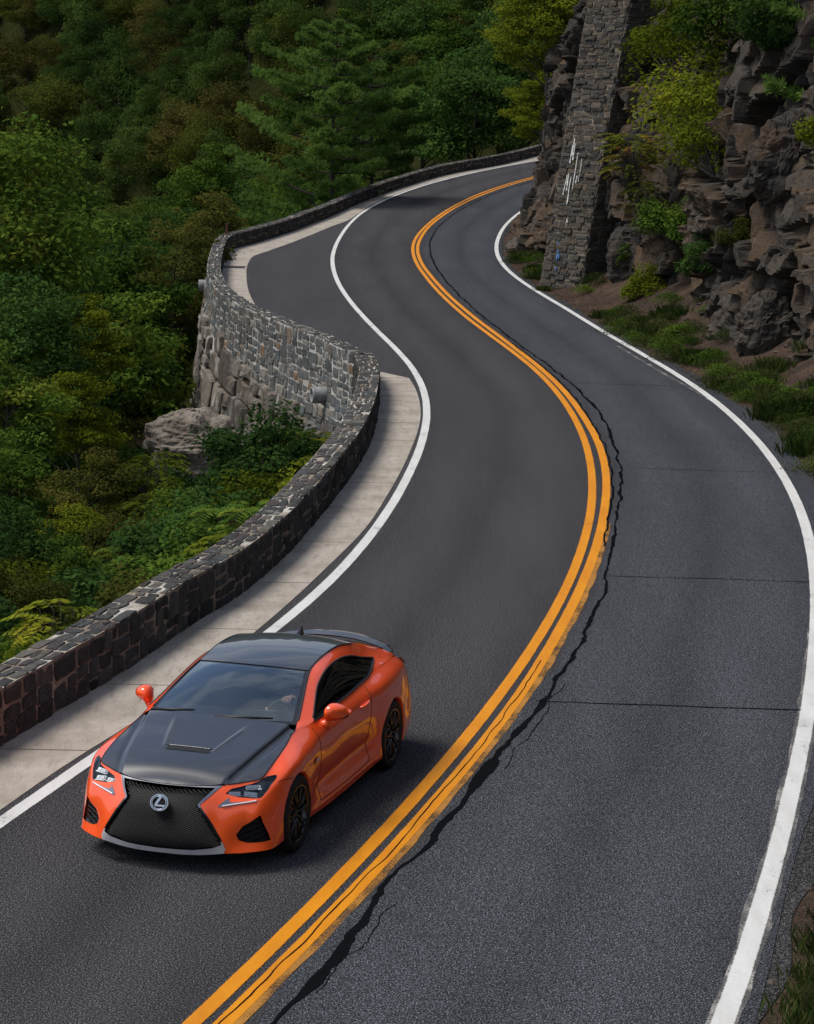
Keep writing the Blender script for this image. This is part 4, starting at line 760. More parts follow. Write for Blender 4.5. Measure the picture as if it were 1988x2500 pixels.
put('pine', 'pine_tree', -4.35, 125.5, 9.6, 12.5, 'large white pine with spreading layered boughs behind the far wall', 'tree', s=1.0, rz=0.0)
put('olive', 'young_tree', -9.6, 114, 1.2, 7.5, 'olive tinted tree left of the large white pine', 'tree', s=.95)
put('pine2', 'pine_tree', -2.6, 148, 9.0, 9, 'pine crown to the right of the large white pine', 'tree', s=.95)
put('oak2', 'dark_tree', 4.2, 164, 8.5, 9, 'dark rounded tree behind the far wall near the cliff', 'tree', s=1.35)
put('oak2', 'dark_tree', 7.6, 168, 11.0, 9, 'dark tall tree behind the far wall, closest to the cliff', 'tree', s=1.5)
put('oak', 'dark_tree', .8, 172, 8.5, 11, 'mid green tree between the pine and the dark trees', 'tree', s=1.1)
put('bright', 'maple_tree', 6.1, 113, 11.5, 7, 'bright yellow green maple leaning out from behind the cliff edge', 'tree', s=1.05)
put('bright', 'maple_tree', 6.6, 120, 7.2, 7, 'lower bright green sapling at the foot of the cliff bend', 'tree', s=.8)
for i, (x, y, zt, s, kd) in enumerate([(-6.5, 150, 4.5, 1.0, 'olive'), (-12, 140, 2.5, 1.0, 'ash'), (-3.0, 178, 9.5, 1.2, 'olive'), (3.0, 186, 12.0, 1.3, 'ash'), (9.0, 185, 14.0, 1.4, 'oak2'), (6.0, 196, 15.0, 1.4, 'olive'), (-8.0, 186, 8.0, 1.2, 'ash'), (12.5, 178, 14.0, 1.4, 'oak2'), (0, 198, 14.0, 1.3, 'oak2'), (-5, 200, 12.0, 1.2, 'ash')]):
    put(kd, 'wood_tree', x, y, zt, {'olive': 7.5, 'ash': 8, 'oak2': 9}[kd], {'olive': 'olive tinted tree in the wood behind the far bend', 'ash': 'green ash in the wood behind the far bend', 'oak2': 'dark oak in the wood behind the far bend'}[kd], 'tree', {'olive': 'olive tinted trees', 'ash': 'green ashes', 'oak2': 'dark oaks'}[kd]+' in the wood behind the far bend', s)
for (x, y, zt, s, kd, lb) in [(-8.9, 52, .5, .55, 'ash', 'young ash rising among the shrubs left of the pale rock'), (-7.7, 54.5, -.3, .5, 'bright', 'yellow green maple sapling just left of the pale rock'), (-9.6, 57, 1.6, .6, 'oak2', 'dark young oak behind the ash among the shrubs'), (-6.9, 49.5, -1.2, .45, 'olive', 'olive sapling rising above the shrubs near the wall'), (-8.3, 46.5, -.4, .5, 'ash', 'green sapling at the left among the near shrubs'), (-6.2, 44, -1.5, .4, 'bright', 'small yellow green sapling above the near shrubs'), (-8.4, 60, 1.0, .5, 'bright', 'light green maple left of the lay-by wall foot'), (-7.2, 41, -.9, .42, 'oak2', 'small dark oak sapling on the near slope'), (-5.3, 38, -1.0, .36, 'ash', 'slim green sapling close to the near wall'), (-6.1, 34.5, -.3, .36, 'olive', 'olive brown sapling close to the left end of the wall')]:
    put(kd, 'sapling', x, y, zt, {'ash': 8, 'bright': 7, 'oak2': 9, 'olive': 7.5}[kd], lb, 'tree', None, s)
# stands on the slope
GR = 'trees on the slope below the road'
n_ = 0
for i in range(2400):
    y = rng.uniform(56, 200); x = rng.uniform(-.182*y-3, min(-3, xWO(y)-2.2) if y < 100 else min(xWO(min(y, 160))-3, .02*y))
    d = xWO(min(y, 160))-x
    if d < 2.2 or n_ >= 150: continue
    if any((x-a)**2+(y-b)**2 < (1.9+y*.011)**2 for a, b in PLACED) if (PLACED := globals().setdefault('PLACED', [])) else False: continue
    PLACED.append((x, y)); n_ += 1; kd, h0 = [('ash', 8), ('oak2', 9), ('olive', 7.5), ('oak', 11), ('bright', 7)][rng.choice(5, p=[.3, .25, .25, .12, .08])]
    g0 = gz(x, y); s = rng.uniform(.6, .95)
    lim = 6.56-y*(.155 if y < 70 else np.interp(y, [70, 100, 140, 200], [.115, .075, .05, .03]))       # keep the canopy under the sight line to the hillside
    top = min(g0+h0*s, lim+rng.uniform(-1.2, .8))
    lb = {'ash': 'mid green ash tree on the slope below the road', 'oak2': 'dark green oak on the slope below the road', 'olive': 'olive brown turning tree on the slope below the road', 'oak': 'broad green oak on the slope below the road', 'bright': 'yellow green maple on the slope below the road'}[kd]
    plant(kd, 'slope_tree', (x, y, top-h0*s), s, rng.uniform(0, 6.28), lb, 'tree', lb)
# shrubs against the outside of the near wall and over the near slope
GS_ = 'shrubs below the near wall'; done_ = []
for i in range(3000):
    y = rng.uniform(21, 62); xa, xb = -.185*y-1.5, float(xWO(y))-.55
    if xb <= xa: continue
    x = rng.uniform(xa, xb)
    if len(done_) >= 150: break
    if any((x-a)**2+(y-b)**2 < 1.0 for a, b in done_): continue
    if 52 < y < 62 and x > -7.4 and x < -.5 and (x-xWO(y)) > -4.2: continue         # keep the rock and boulder wall in view
    done_.append((x, y)); d = xWO(y)-x; kd = ['shrub_d', 'shrub_m', 'shrub_o', 'frond', 'frond_b', 'shrub_b'][rng.choice(6, p=[.22, .25, .13, .16, .15, .09])]
    zt = min(.45, lerp(.35, -.25-.28*d, np.clip(d/2, 0, 1)))+rng.uniform(-.5, .35)
    if y > 44: zt -= .9
    s = rng.uniform(.75, 1.15); lb = {'shrub_d': 'dark green leafy shrub below the near wall', 'shrub_m': 'mid green leafy shrub below the near wall', 'shrub_o': 'olive coloured shrub below the near wall', 'frond': 'green tree-of-heaven sapling with feathery leaves below the near wall', 'frond_b': 'yellow green feathery sapling below the near wall', 'shrub_b': 'yellow leaved shrub below the near wall'}[kd]
    plant(kd, 'shrub', (x, y, zt-1.35*s), s, rng.uniform(0, 6.28), lb, 'shrub', lb)
for (x, y, z, s, kd, lb) in [(-2.95, 47.6, -.15, 1.15, 'shrub_d', 'dark maple bush growing up against the near wall below the drain pipe'), (-2.6, 50.0, -.75, .95, 'shrub_d', 'smaller dark maple bush beside the boulder wall'), (-3.5, 44.6, -1.5, 1.0, 'shrub_m', 'green bush in front of the dark maple bush'), (-5.6, 54.0, -3.0, .8, 'shrub_o', 'low olive bush in front of the pale rock'), (-7.7, 57.5, -2.6, .9, 'shrub_b', 'yellowish bush left of the pale rock')]:
    plant(kd, 'shrub', (x, y, z-1.35*s), s, rng.uniform(0, 6.28), lb, 'shrub')
for i, (x, y, s) in enumerate([(-7.4, 66, .9), (-8.1, 70, 1.0), (-8.6, 75, .95), (-8.3, 63.5, .9), (-9.3, 69, 1.1), (-9.2, 60, 1.0), (-8.9, 79, 1.0), (-9.0, 84, 1.1), (-9.3, 88, 1.0), (-9.0, 93, 1.1), (-10.4, 73, 1.2), (-10.8, 78, 1.2)]):
    plant(['shrub_m', 'shrub_o', 'frond_b'][i % 3], 'shrub', (x, y, gz(x, y)+.15), s, rng.uniform(0, 6.28), ['leafy green shrub at the foot of the lay-by wall', 'brownish shrub at the foot of the lay-by wall', 'feathery yellow green shrub at the foot of the lay-by wall'][i % 3], 'shrub', ['green', 'brownish', 'feathery'][i % 3]+' shrubs at the foot of the lay-by wall')
for i, (x, y) in enumerate([(-7.0, 63.2), (-7.3, 64.6), (-7.0, 66.3), (-7.5, 67.5), (-7.4, 69.2), (-7.9, 70.6), (-7.6, 72.2), (-6.6, 61.6), (-6.2, 60.4), (-6.9, 60.6), (-5.9, 59.4), (-8.1, 74.2)]):
    plant('dry', 'dry_grass', (x, y, gz(x, y)-.05), rng.uniform(.9, 1.5), rng.uniform(0, 6.28), 'tan dry grass tuft along the foot of the lay-by wall', 'grass', 'dry grass at the lay-by wall')
# ---- plants on the cliff and along the right verge
CS = [('sparse', 'bright yellow green shrub hanging high on the cliff beside the buttress', 8.25, 73.0, 8.6, 1.3), ('sparse', 'spreading yellow green branches over the middle of the cliff', 8.5, 70.0, 7.2, 1.35), ('shrub_b', 'bright bush at the cliff top right of the buttress', 8.0, 75.5, 9.3, 1.2), ('sparse', 'sparse leafy branches drooping over the cliff ledge', 8.6, 68, 6.0, 1.1), ('sumac', 'sumac turning red and yellow beside the masonry buttress', 6.6, 72.8, 4.75, .95), ('sumac', 'smaller sumac below the turning sumac', 6.95, 72.2, 3.5, .7),
      ('shrub_m', 'green shrub growing on the middle cliff ledge', 7.85, 70.5, 3.5, .95), ('frond', 'feathery sapling rooted between buttress and rock', 7.0, 75.0, 1.9, .7), ('shrub_b', 'yellow leaved shrub at the foot of the cliff', 7.25, 72.2, 1.3, .72), ('shrub_d', 'dark shrub in the cliff corner', 8.3, 66.5, 2.6, .7), ('shrub_o', 'rusty brown weed shrub on the rock', 8.5, 62, 3.4, .6), ('shrub_b', 'yellow twig bush at the right end of the cliff', 9.55, 55.2, 6.4, .75), ('pine2', 'dark evergreen overhanging the cliff top', 11.2, 60.0, 13.0, .8), ('shrub_d', 'dark hemlock sprays at the cliff top', 9.7, 60.5, 9.2, 1.25), ('shrub_d', 'dark shaded bush high on the cliff', 10.1, 63.5, 9.8, 1.35), ('shrub_m', 'green bush at the top of the cliff behind the branches', 9.6, 70, 9.8, 1.4), ('shrub_b', 'light green bush on the bend side of the buttress', 5.7, 84.5, 1.0, .5)]
for kd, lb, x, y, z, s in CS:
    h0 = {'pine2': 9}.get(kd, 1.3); plant(kd, 'cliff_shrub', (x, y, z-h0*s), s, rng.uniform(0, 6.28), lb, 'shrub' if kd != 'pine2' else 'tree')
n_ = 0
for i in range(900):
    y = rng.choice([rng.uniform(41, 70), rng.uniform(41, 92)]); u = rng.uniform(0, 1); a, b = float(xPE(y))+.25, float(xCB(y))+.1; x = lerp(a, b, u)
    if b-a < .25 or n_ >= 150: continue
    dens = np.exp(-((u-.22)/.22)**2)*(1 if y < 68 else .35)
    if rng.uniform() > dens*1.1+.12 or (73 < y < 82 and rng.uniform() < .6): continue
    n_ += 1; kd = ['weed', 'weed_d', 'grass'][rng.choice(3, p=[.35, .4, .25])]; s = rng.uniform(.3, 1.0)
    plant(kd, 'weed_clump', (x, y, bank_z(x, y)-.02), s, rng.uniform(0, 6.28), {'weed': 'low leafy weeds on the verge below the cliff', 'weed_d': 'dense green weeds on the verge below the cliff', 'grass': 'tuft of long grass on the verge below the cliff'}[kd], 'weeds', {'weed': 'leafy weeds', 'weed_d': 'dense weeds', 'grass': 'grass tufts'}[kd]+' on the cliff verge')
for (x, y, s, kd) in [(4.75, 84.2, .9, 'weed'), (5.0, 82.6, .8, 'weed_d'), (4.5, 86, .8, 'grass'), (4.7, 89, .9, 'weed'), (6.0, 77.2, 1.0, 'weed_d'), (5.6, 76.5, .7, 'weed'), (4.35, 78.4, .5, 'grass')]:
    plant(kd, 'weed_clump', (x, y, bank_z(x, y)-.02), s, rng.uniform(0, 6.28), 'green weeds at the foot of the masonry buttress', 'weeds', 'weeds round the buttress')
for (x, y, s) in [(3.05, 16.3, .5), (3.2, 17.0, .45), (2.95, 15.9, .4), (3.55, 18.3, .35), (3.3, 16.8, .5), (3.75, 19.2, .35), (3.15, 16.6, .4), (3.4, 17.6, .5)]:
    plant('grass', 'weed_clump', (x, y, bank_z(x, y)-.03), s, rng.uniform(0, 6.28), 'thin grass tuft at the edge of the right shoulder', 'weeds', 'grass at the near right shoulder')
# fallen twigs and dead leaves on the bank
def litter():
    r2 = np.random.default_rng(9); V = []; F = []; t = []
    P = []
    for i in range(9000):
        y = r2.uniform(15, 95); u = r2.uniform(.02, 1)**1.0; a, b = float(xPE(y))+.15, float(xCB(y))+.3; x = lerp(a, b, u); P.append((x, y, bank_z(x, y)+.012))
    C = np.array(P); V, F, t = leaf_cloud(C, np.tile([0, 0, 1.], (len(C), 1)), .085, r2, .3, 0); return finish('dead_leaves', V, F, t, mleaf('dead_leaf', G((0, (.05, .03, .02)), (.5, (.13, .075, .05)), (.85, (.20, .13, .09)), (1, (.30, .23, .18))), trans=.1))
tag(obj('dead_leaves', litter()), 'fallen dead leaves and twigs strewn on the bank below the cliff', None, None, 'stuff')
# ---- pale rock outcrop below the lay-by
def mpale():
    k = NM('pale_ledge_rock'); p = k.pos(); n = k.noise(k.pos((1, 1, 4)), 1.4, 6, .7, .4); n2 = k.noise(p, 9, 5, .7); c = k.ramp(n, [(.3, (.10, .08, .064)), (.5, (.20, .17, .14)), (.7, (.31, .275, .235))]); c = k.mix(k.ramp(n2, [(.35, .6), (.52, 0)]), c, (.07, .058, .048)); return k.done(k.pbsdf(c, .9, 0, k.bump(k.math('ADD', n, n2), .8, .06), .2))
M_PALE = mpale()
def rock(name, c, d, seed, label, rot=0.0, mat=None, cat='rock'):
    n1, n2 = 96, 54; th = np.linspace(0, 2*np.pi, n1, endpoint=False); ph = np.linspace(-.5*np.pi, .5*np.pi, n2); T_, P_ = np.meshgrid(th, ph, indexing='ij'); q = np.stack([np.cos(P_)*np.cos(T_), np.cos(P_)*np.sin(T_), np.sin(P_)], -1); q = np.sign(q)*np.abs(q)**.85
    r = 1+.30*fbm(q*1.3+seed, 3, seed)+.09*fbm(q*np.array([2, 2, 7])+seed, 3, seed+2)+.035*fbm(q*9, 4, seed+4); f1, f2, a1, a2, _, _ = cellular(np.c_[(q[..., 0]+q[..., 1]).ravel()*2.2+seed, q[..., 2].ravel()*3.2], seed); r = r+((a1-.5)*.14-.05*(1-np.clip((f2-f1)/.1, 0, 1))).reshape(r.shape)
    V = q*r[..., None]*np.array(d)/2; cs, sn = np.cos(rot), np.sin(rot); V = np.stack([V[..., 0]*cs-V[..., 1]*sn, V[..., 0]*sn+V[..., 1]*cs, V[..., 2]], -1)+np.array(c); id_ = np.arange(n1*n2).reshape(n1, n2); nx = np.roll(id_, -1, 0); F = np.stack([id_[:, :-1], nx[:, :-1], nx[:, 1:], id_[:, 1:]], -1).reshape(-1, 4)
    tt = np.random.default_rng(seed).uniform(.3, .9); return tag(obj(name, mesh(name, V, F, mat or M_PALE, smooth=False, col=np.tile([tt, 0, 0, 1], (n1*n2, 1)))), label, cat)
rock('rock_outcrop', (-5.3, 58.9, -2.6), (2.3, 2.0, 1.9), 3, 'pale layered rock ledge sticking out below the lay-by wall', .3)
rock('rock_outcrop', (-4.6, 57.0, -3.9), (1.8, 1.6, 1.5), 6, 'smaller pale rock in front of the layered ledge', 1.0)
rock('rock_outcrop', (-3.7, 58.3, -3.55), (2.6, 2.4, 1.6), 9, 'crumbling whitish rock at the base of the boulder wall', .6)
for i, (x, y, z, dx, dy, dz, lb) in enumerate([(6.9, 76.4, 1.3, 1.3, 1.5, 2.0, 'tall squarish boulder beside the buttress base'), (7.7, 74.6, 1.2, 1.2, 1.4, 1.7, 'grey boulder between the buttress boulder and the pale rock face'), (7.4, 76.2, 4.6, 1.2, 1.6, 1.7, 'smooth rounded grey boulder behind the sumac'), (8.6, 57.2, .9, 1.3, 1.6, 1.7, 'bulging boulder at the cliff foot above the verge'), (9.0, 58.5, 4.9, 1.6, 2.2, 2.4, 'big slanting grey boulder high at the right end of the cliff')]):
    rock('boulder', (x, y, z), (dx, dy, dz), 30+i, lb, i*.7, M_ROCK, 'boulder')
def rubble():
    r2 = np.random.default_rng(19); k = MB(); q0 = np.array([(1, 0, 0), (-1, 0, 0), (0, 1, 0), (0, -1, 0), (0, 0, 1), (0, 0, -1.)]); F0 = [[0, 2, 4], [2, 1, 4], [1, 3, 4], [3, 0, 4], [2, 0, 5], [1, 2, 5], [3, 1, 5], [0, 3, 5]]; t = []
    for i in range(700):
        y = r2.uniform(15, 100); u = r2.uniform(0, 1)**1.6; a, b = float(xPE(y))+.02, float(xCB(y))+.2; x = lerp(a, b, u); s = .02+.09*r2.uniform(0, 1)**4*(1 if u > .3 else .5); k.add(q0*r2.uniform(.6, 1.2, (6, 1))*s*np.array([1.2, 1, .7])+np.array([x, y, bank_z(x, y)+.2*s]), F0); t += [r2.uniform()]*6
    t = np.array(t); return mesh('loose_stones', np.concatenate(k.V), k.F, M_ROCK, col=np.c_[t, t*0, t*0, t*0+1])
tag(obj('loose_stones', rubble()), 'loose stone chips scattered along the foot of the cliff', None, None, 'stuff')
# ================================================================== CAR (x forward, y left, z up)
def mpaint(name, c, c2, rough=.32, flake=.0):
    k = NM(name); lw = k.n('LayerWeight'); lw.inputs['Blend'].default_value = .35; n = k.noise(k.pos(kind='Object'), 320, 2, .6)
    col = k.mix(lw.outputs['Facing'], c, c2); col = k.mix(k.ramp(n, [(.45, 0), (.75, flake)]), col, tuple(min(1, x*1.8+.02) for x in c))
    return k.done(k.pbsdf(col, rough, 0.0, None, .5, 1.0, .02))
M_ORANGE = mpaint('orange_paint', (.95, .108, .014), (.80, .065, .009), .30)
def mcarbon():
    k = NM('carbon_fibre'); p = k.pos((1, 1, .2), 'Object'); w = k.n('TexChecker'); w.inputs['Scale'].default_value = 260; w.inputs[1].default_value = (.010, .011, .014, 1); w.inputs[2].default_value = (.022, .023, .028, 1); k.l(p, w.inputs[0])
    sh = k.pbsdf(w.outputs[0], .35, 0, None, .6, 1.0, .025); sh.node.inputs['Coat IOR'].default_value = 1.6; return k.done(sh)
M_CARBON = mcarbon()
M_GLOSSBLK = simple('gloss_black', (.008, .008, .009), .25, coat=.6); M_TRIM = simple('matte_black_trim', (.012, .012, .013), .55); M_VOID = simple('dark_cavity', (.004, .004, .004), .9)
M_CHROME = simple('satin_chrome', (.62, .62, .63), .18, 1.0, var=.04); M_SILVER = simple('dark_silver_trim', (.38, .38, .39), .28, 1.0, var=.05)
M_RUBBER = simple('tyre_rubber', (.012, .012, .012), .75, spec=.3); M_RIM = simple('black_alloy', (.022, .022, .024), .22, .6, coat=.5)
M_LEATHER = simple('dark_leather', (.07, .075, .08), .55); M_DASH = simple('dashboard_vinyl', (.10, .11, .115), .7)
def mglass(name, tint, refl=1.0):
    k = NM(name); tr = k.n('BsdfTransparent'); tr.inputs[0].default_value = (*tint, 1); gl = k.n('BsdfGlossy'); gl.inputs['Roughness'].default_value = .02; gl.inputs[0].default_value = (.86, .96, 1, 1)
    fr = k.n('Fresnel'); fr.inputs[0].default_value = 1.5; f = k.math('MULTIPLY', fr.outputs[0], refl); f = k.math('MINIMUM', f, .95); mx = k.n('MixShader'); k.l(f, mx.inputs[0]); k.l(tr.outputs[0], mx.inputs[1]); k.l(gl.outputs[0], mx.inputs[2]); return k.done(mx.outputs[0])
M_GLASS = mglass('windscreen_glass', (.82, .91, .92), 3.4); M_GLASS_D = mglass('tinted_glass', (.06, .07, .07), 1.4); M_LENS = mglass('headlamp_lens', (.93, .93, .95), 1.0)
M_REDLENS = simple('red_lamp_lens', (.16, .006, .01), .12, coat=1.0)
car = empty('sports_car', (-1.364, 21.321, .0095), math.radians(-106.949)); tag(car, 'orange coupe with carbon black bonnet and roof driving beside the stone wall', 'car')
def hermN(xk, Yk, x):
    xk = np.asarray(xk, float); Yk = np.asarray(Yk, float); m = np.gradient(Yk, xk, axis=0); i = np.clip(np.searchsorted(xk, x)-1, 0, len(xk)-2); h = (xk[i+1]-xk[i]); t = (x-xk[i])/h
    sh = (-1,)+(1,)*(Yk.ndim-1); t = t.reshape(sh); h = h.reshape(sh)
    return (2*t**3-3*t**2+1)*Yk[i]+(t**3-2*t**2+t)*h*m[i]+(-2*t**3+3*t**2)*Yk[i+1]+(t**3-t**2)*h*m[i+1]
class Surf:
    def __init__(s, ctrl, ni, nj):
        C = np.asarray(ctrl, float); du = np.r_[0, np.cumsum(np.linalg.norm(np.diff(C, axis=0), axis=2).mean(1))]; dv = np.r_[0, np.cumsum(np.linalg.norm(np.diff(C, axis=1), axis=2).mean(0))]
        s.du = du; s.dv = dv; s.u = np.linspace(0, du[-1], ni); s.v = np.linspace(0, dv[-1], nj)
        A = hermN(du, C, s.u); s.P = hermN(dv, A.transpose(1, 0, 2), s.v).transpose(1, 0, 2); s.ni, s.nj = ni, nj
    def find(s, p, rng=None):
        p = np.asarray(p); d = np.linalg.norm(s.P-p, axis=2); i = np.unravel_index(d.argmin(), d.shape); g = np.linspace(-1, 1, 17); q = np.array([(i[0]+a, i[1]+b) for a in g for b in g]); q[:, 0] = np.clip(q[:, 0], 0, s.ni-1.01); q[:, 1] = np.clip(q[:, 1], 0, s.nj-1.01)
        e = q[np.linalg.norm(s.at(q)-p, axis=1).argmin()]; return (float(e[0]), float(e[1]))
    def at(s, uv):
        uv = np.asarray(uv, float); a = np.clip(uv[:, 0], 0, s.ni-1.001); b = np.clip(uv[:, 1], 0, s.nj-1.001); i = a.astype(int); j = b.astype(int); f = (a-i)[:, None]; g = (b-j)[:, None]
        return (s.P[i, j]*(1-f)*(1-g)+s.P[i+1, j]*f*(1-g)+s.P[i, j+1]*(1-f)*g+s.P[i+1, j+1]*f*g)
    def normals(s):
        du = np.gradient(s.P, axis=0); dv = np.gradient(s.P, axis=1); n = np.cross(du, dv); return n/(np.linalg.norm(n, axis=2)[..., None]+1e-12)
def pip(poly, x, y):
    ins = np.zeros(x.shape, bool); n = len(poly)
    for i in range(n):
        x1, y1 = poly[i]; x2, y2 = poly[(i+1) % n]
        c = ((y1 > y) != (y2 > y)); xx = (x2-x1)*(y-y1)/((y2-y1) if y2 != y1 else 1e-9)+x1; ins ^= c & (x < xx)
    return ins
def nearest_on(poly, q):
    poly = np.asarray(poly); a = poly; b = np.roll(poly, -1, 0); best = None; bd = np.full(len(q), 1e9); out = q.copy()
    for s_, e_ in zip(a, b):
        w = e_-s_; t = np.clip(((q-s_)@w)/(w@w+1e-12), 0, 1); p = s_+t[:, None]*w; d = ((q-p)**2).sum(1); m = d < bd; bd[m] = d[m]; out[m] = p[m]
    return out
class Panels:
    """dense grid surface cut into named regions with clean borders"""
    def __init__(s, surf):
        s.s = surf; I, J = np.meshgrid(np.arange(surf.ni), np.arange(surf.nj), indexing='ij'); s.uv = np.stack([I, J], -1).astype(float); s.lab = np.zeros((surf.ni-1, surf.nj-1), int); s.lock = np.zeros((surf.ni, surf.nj), bool)
    def cut(s, poly, label, only=None):
        poly = np.asarray(poly, float); cx = s.uv[:-1, :-1]+s.uv[1:, 1:]+s.uv[1:, :-1]+s.uv[:-1, 1:]; cx /= 4; ins = pip(poly, cx[..., 0], cx[..., 1])
        if only is not None: ins &= np.isin(s.lab, only)
        s.lab[ins] = label
        f = np.zeros((s.s.ni+1, s.s.nj+1), int); f[1:-1, 1:-1] = np.where(ins, 1, 2); st = np.stack([f[:-1, :-1], f[1:, :-1], f[:-1, 1:], f[1:, 1:]], -1)
        edge = (st == 1).any(-1) & (st == 2).any(-1) & ~s.lock; q = s.uv[edge]
        if len(q): s.uv[edge] = nearest_on(poly, q); s.lock |= edge
    def extract(s, label, off=0.0, mirror=False, both=False):
        P = s.s.at(s.uv.reshape(-1, 2)).reshape(s.s.ni, s.s.nj, 3)
        if off: P = P+s.nrm()*off
        ii, jj = np.where(np.isin(s.lab, label if isinstance(label, (list, tuple)) else [label])); nj = s.s.nj; F = np.stack([ii*nj+jj, (ii+1)*nj+jj, (ii+1)*nj+jj+1, ii*nj+jj+1], 1)
        used, inv = np.unique(F, return_inverse=True); V = P.reshape(-1, 3)[used]; F = inv.reshape(F.shape)
        Vm = V*np.array([1, -1, 1]); Fm = F[:, ::-1]
        if both: return np.concatenate([V, Vm]), np.concatenate([F, Fm+len(V)])
        return (Vm, Fm) if mirror else (V, F)
    def nrm(s): return s.s.normals()
def smooth_obj(name, VF, mat, parent=car): return obj(name, mesh(name, VF[0], np.asarray(VF[1]), mat, smooth=True), parent)
# ---- lower shell control grid: stations front centre -> side -> rear centre, rows bottom -> bonnet/belt edge
SH = [
 [(2.275, 0, .165), (2.295, 0, .28), (2.285, 0, .45), (2.255, 0, .59), (2.20, 0, .66), (2.105, 0, .712)],
 [(2.265, .2, .165), (2.285, .2, .28), (2.272, .2, .45), (2.24, .2, .59), (2.18, .2, .664), (2.09, .2, .714)],
 [(2.235, .38, .172), (2.25, .38, .28), (2.235, .37, .45), (2.195, .35, .59), (2.13, .36, .665), (2.05, .36, .718)],
 [(2.20, .545, .19), (2.195, .535, .28), (2.155, .51, .45), (2.105, .49, .575), (2.045, .485, .662), (1.992, .488, .724)],
 [(2.10, .705, .185), (2.06, .69, .28), (2.05, .68, .45), (2.02, .655, .575), (1.955, .64, .655), (1.905, .62, .736)],
 [(1.945, .866, .185), (1.93, .845, .28), (1.975, .798, .46), (1.925, .782, .595), (1.885, .768, .65), (1.812, .735, .756)],
 [(1.84, .897, .19), (1.84, .897, .28), (1.85, .872, .46), (1.825, .853, .60), (1.785, .828, .70), (1.70, .752, .792)],
 [(1.72, .91, .20), (1.72, .915, .30), (1.72, .91, .46), (1.70, .898, .61), (1.65, .87, .745), (1.53, .755, .835)],
 [(1.365, .925, .19), (1.365, .932, .30), (1.365, .932, .46), (1.365, .925, .63), (1.34, .895, .79), (1.24, .745, .892)],
 [(1.0, .888, .185), (1.0, .90, .30), (1.0, .905, .46), (1.0, .905, .64), (.99, .88, .805), (.93, .725, .953)],
 [(.68, .892, .175), (.68, .880, .28), (.68, .872, .46), (.68, .888, .66), (.68, .872, .825), (.68, .788, .944)],
 [(.2, .90, .17), (.2, .888, .27), (.2, .862, .45), (.2, .886, .68), (.2, .872, .84), (.2, .788, .950)],
 [(-.4, .90, .17), (-.4, .888, .27), (-.4, .860, .45), (-.4, .888, .70), (-.4, .874, .855), (-.4, .788, .963)],
 [(-.85, .905, .18), (-.85, .898, .29), (-.85, .885, .46), (-.86, .908, .71), (-.88, .888, .87), (-.93, .782, .982)],
 [(-1.03, .92, .19), (-1.03, .922, .30), (-1.03, .918, .46), (-1.05, .926, .71), (-1.08, .897, .88), (-1.15, .776, .996)],
 [(-1.365, .93, .19), (-1.365, .936, .30), (-1.365, .936, .46), (-1.365, .93, .70), (-1.37, .893, .885), (-1.40, .766, 1.002)],
 [(-1.74, .91, .20), (-1.75, .915, .31), (-1.75, .912, .47), (-1.76, .90, .70), (-1.77, .858, .88), (-1.75, .745, .996)],
 [(-2.16, .80, .22), (-2.2, .82, .32), (-2.2, .825, .48), (-2.16, .80, .69), (-2.12, .76, .87), (-2.07, .69, .95)],
 [(-2.33, .5, .22), (-2.37, .5, .32), (-2.36, .5, .48), (-2.30, .5, .69), (-2.24, .48, .87), (-2.16, .45, .985)],
 [(-2.36, 0, .22), (-2.40, 0, .32), (-2.39, 0, .48), (-2.33, 0, .69), (-2.27, 0, .87), (-2.18, 0, 1.0)]]
shell = Surf(SH, 470, 74)
# crisp fender crease and sill ledge on the flanks
_x, _z = shell.P[..., 0], shell.P[..., 2]; _side = sstep(1.9, 1.6, _x)*sstep(-2.1, -1.8, _x)
shell.P[..., 1] += _side*(-.022*np.exp(-((_z-.40)/.07)**2)*sstep(1.0, .7, _x)*sstep(-1.05, -.7, _x)+.012*np.exp(-((_z-.225)/.03)**2)*sstep(1.05, .8, _x)*sstep(-1.1, -.8, _x))
pn = Panels(shell)
fd = lambda pts: [shell.find(p) for p in pts]
BIG = 1e4
# panel labels: 0 body default. 1 bumper 2 fender 3 door 4 quarter 5 rear bumper
def ux(i): return np.interp(shell.du[i], shell.u, np.arange(shell.ni))
uA, uD0, uD1, uR = ux(7)+2, shell.find((.68, .88, .6))[0], shell.find((-.69, .89, .7))[0], ux(16)+10
vsh = shell.find((1.70, .885, .67))[1]
pn.lab[:] = 2
pn.cut([(-1, -1), (uA+14, -1), (uA+14, vsh), (shell.find((1.70, .83, .75))[0], vsh+1), (ux(4), shell.nj+5), (-1, shell.nj+5)], 1)
pn.cut([(uD0, 8), (uD1, 8), (uD1+3, shell.nj+2), (uD0-3, shell.nj+2)], 3)
pn.cut([(uD1, 8), (uD1+3, shell.nj+2), (uR+9, shell.nj+2), (uR, -3), (uD1, -3)], 4)
pn.cut([(uR, -3), (uR+9, shell.nj+3), (shell.ni+5, shell.nj+3), (shell.ni+5, -3)], 5)
grille_out = fd([(2.105, 0, .700), (2.09, .2, .702), (2.05, .36, .708), (2.006, .465, .716), (2.205, .338, .595), (2.19, .44, .44), (2.19, .52, .32), (2.184, .562, .225), (2.20, .54, .185), (2.235, .38, .166), (2.275, 0, .160)])
grille_out[0] = (-2, grille_out[0][1]+1); grille_out[-1] = (-2, -3); grille_out[-2] = (grille_out[-2][0], -3); grille_out[-3] = (grille_out[-3][0], -2)
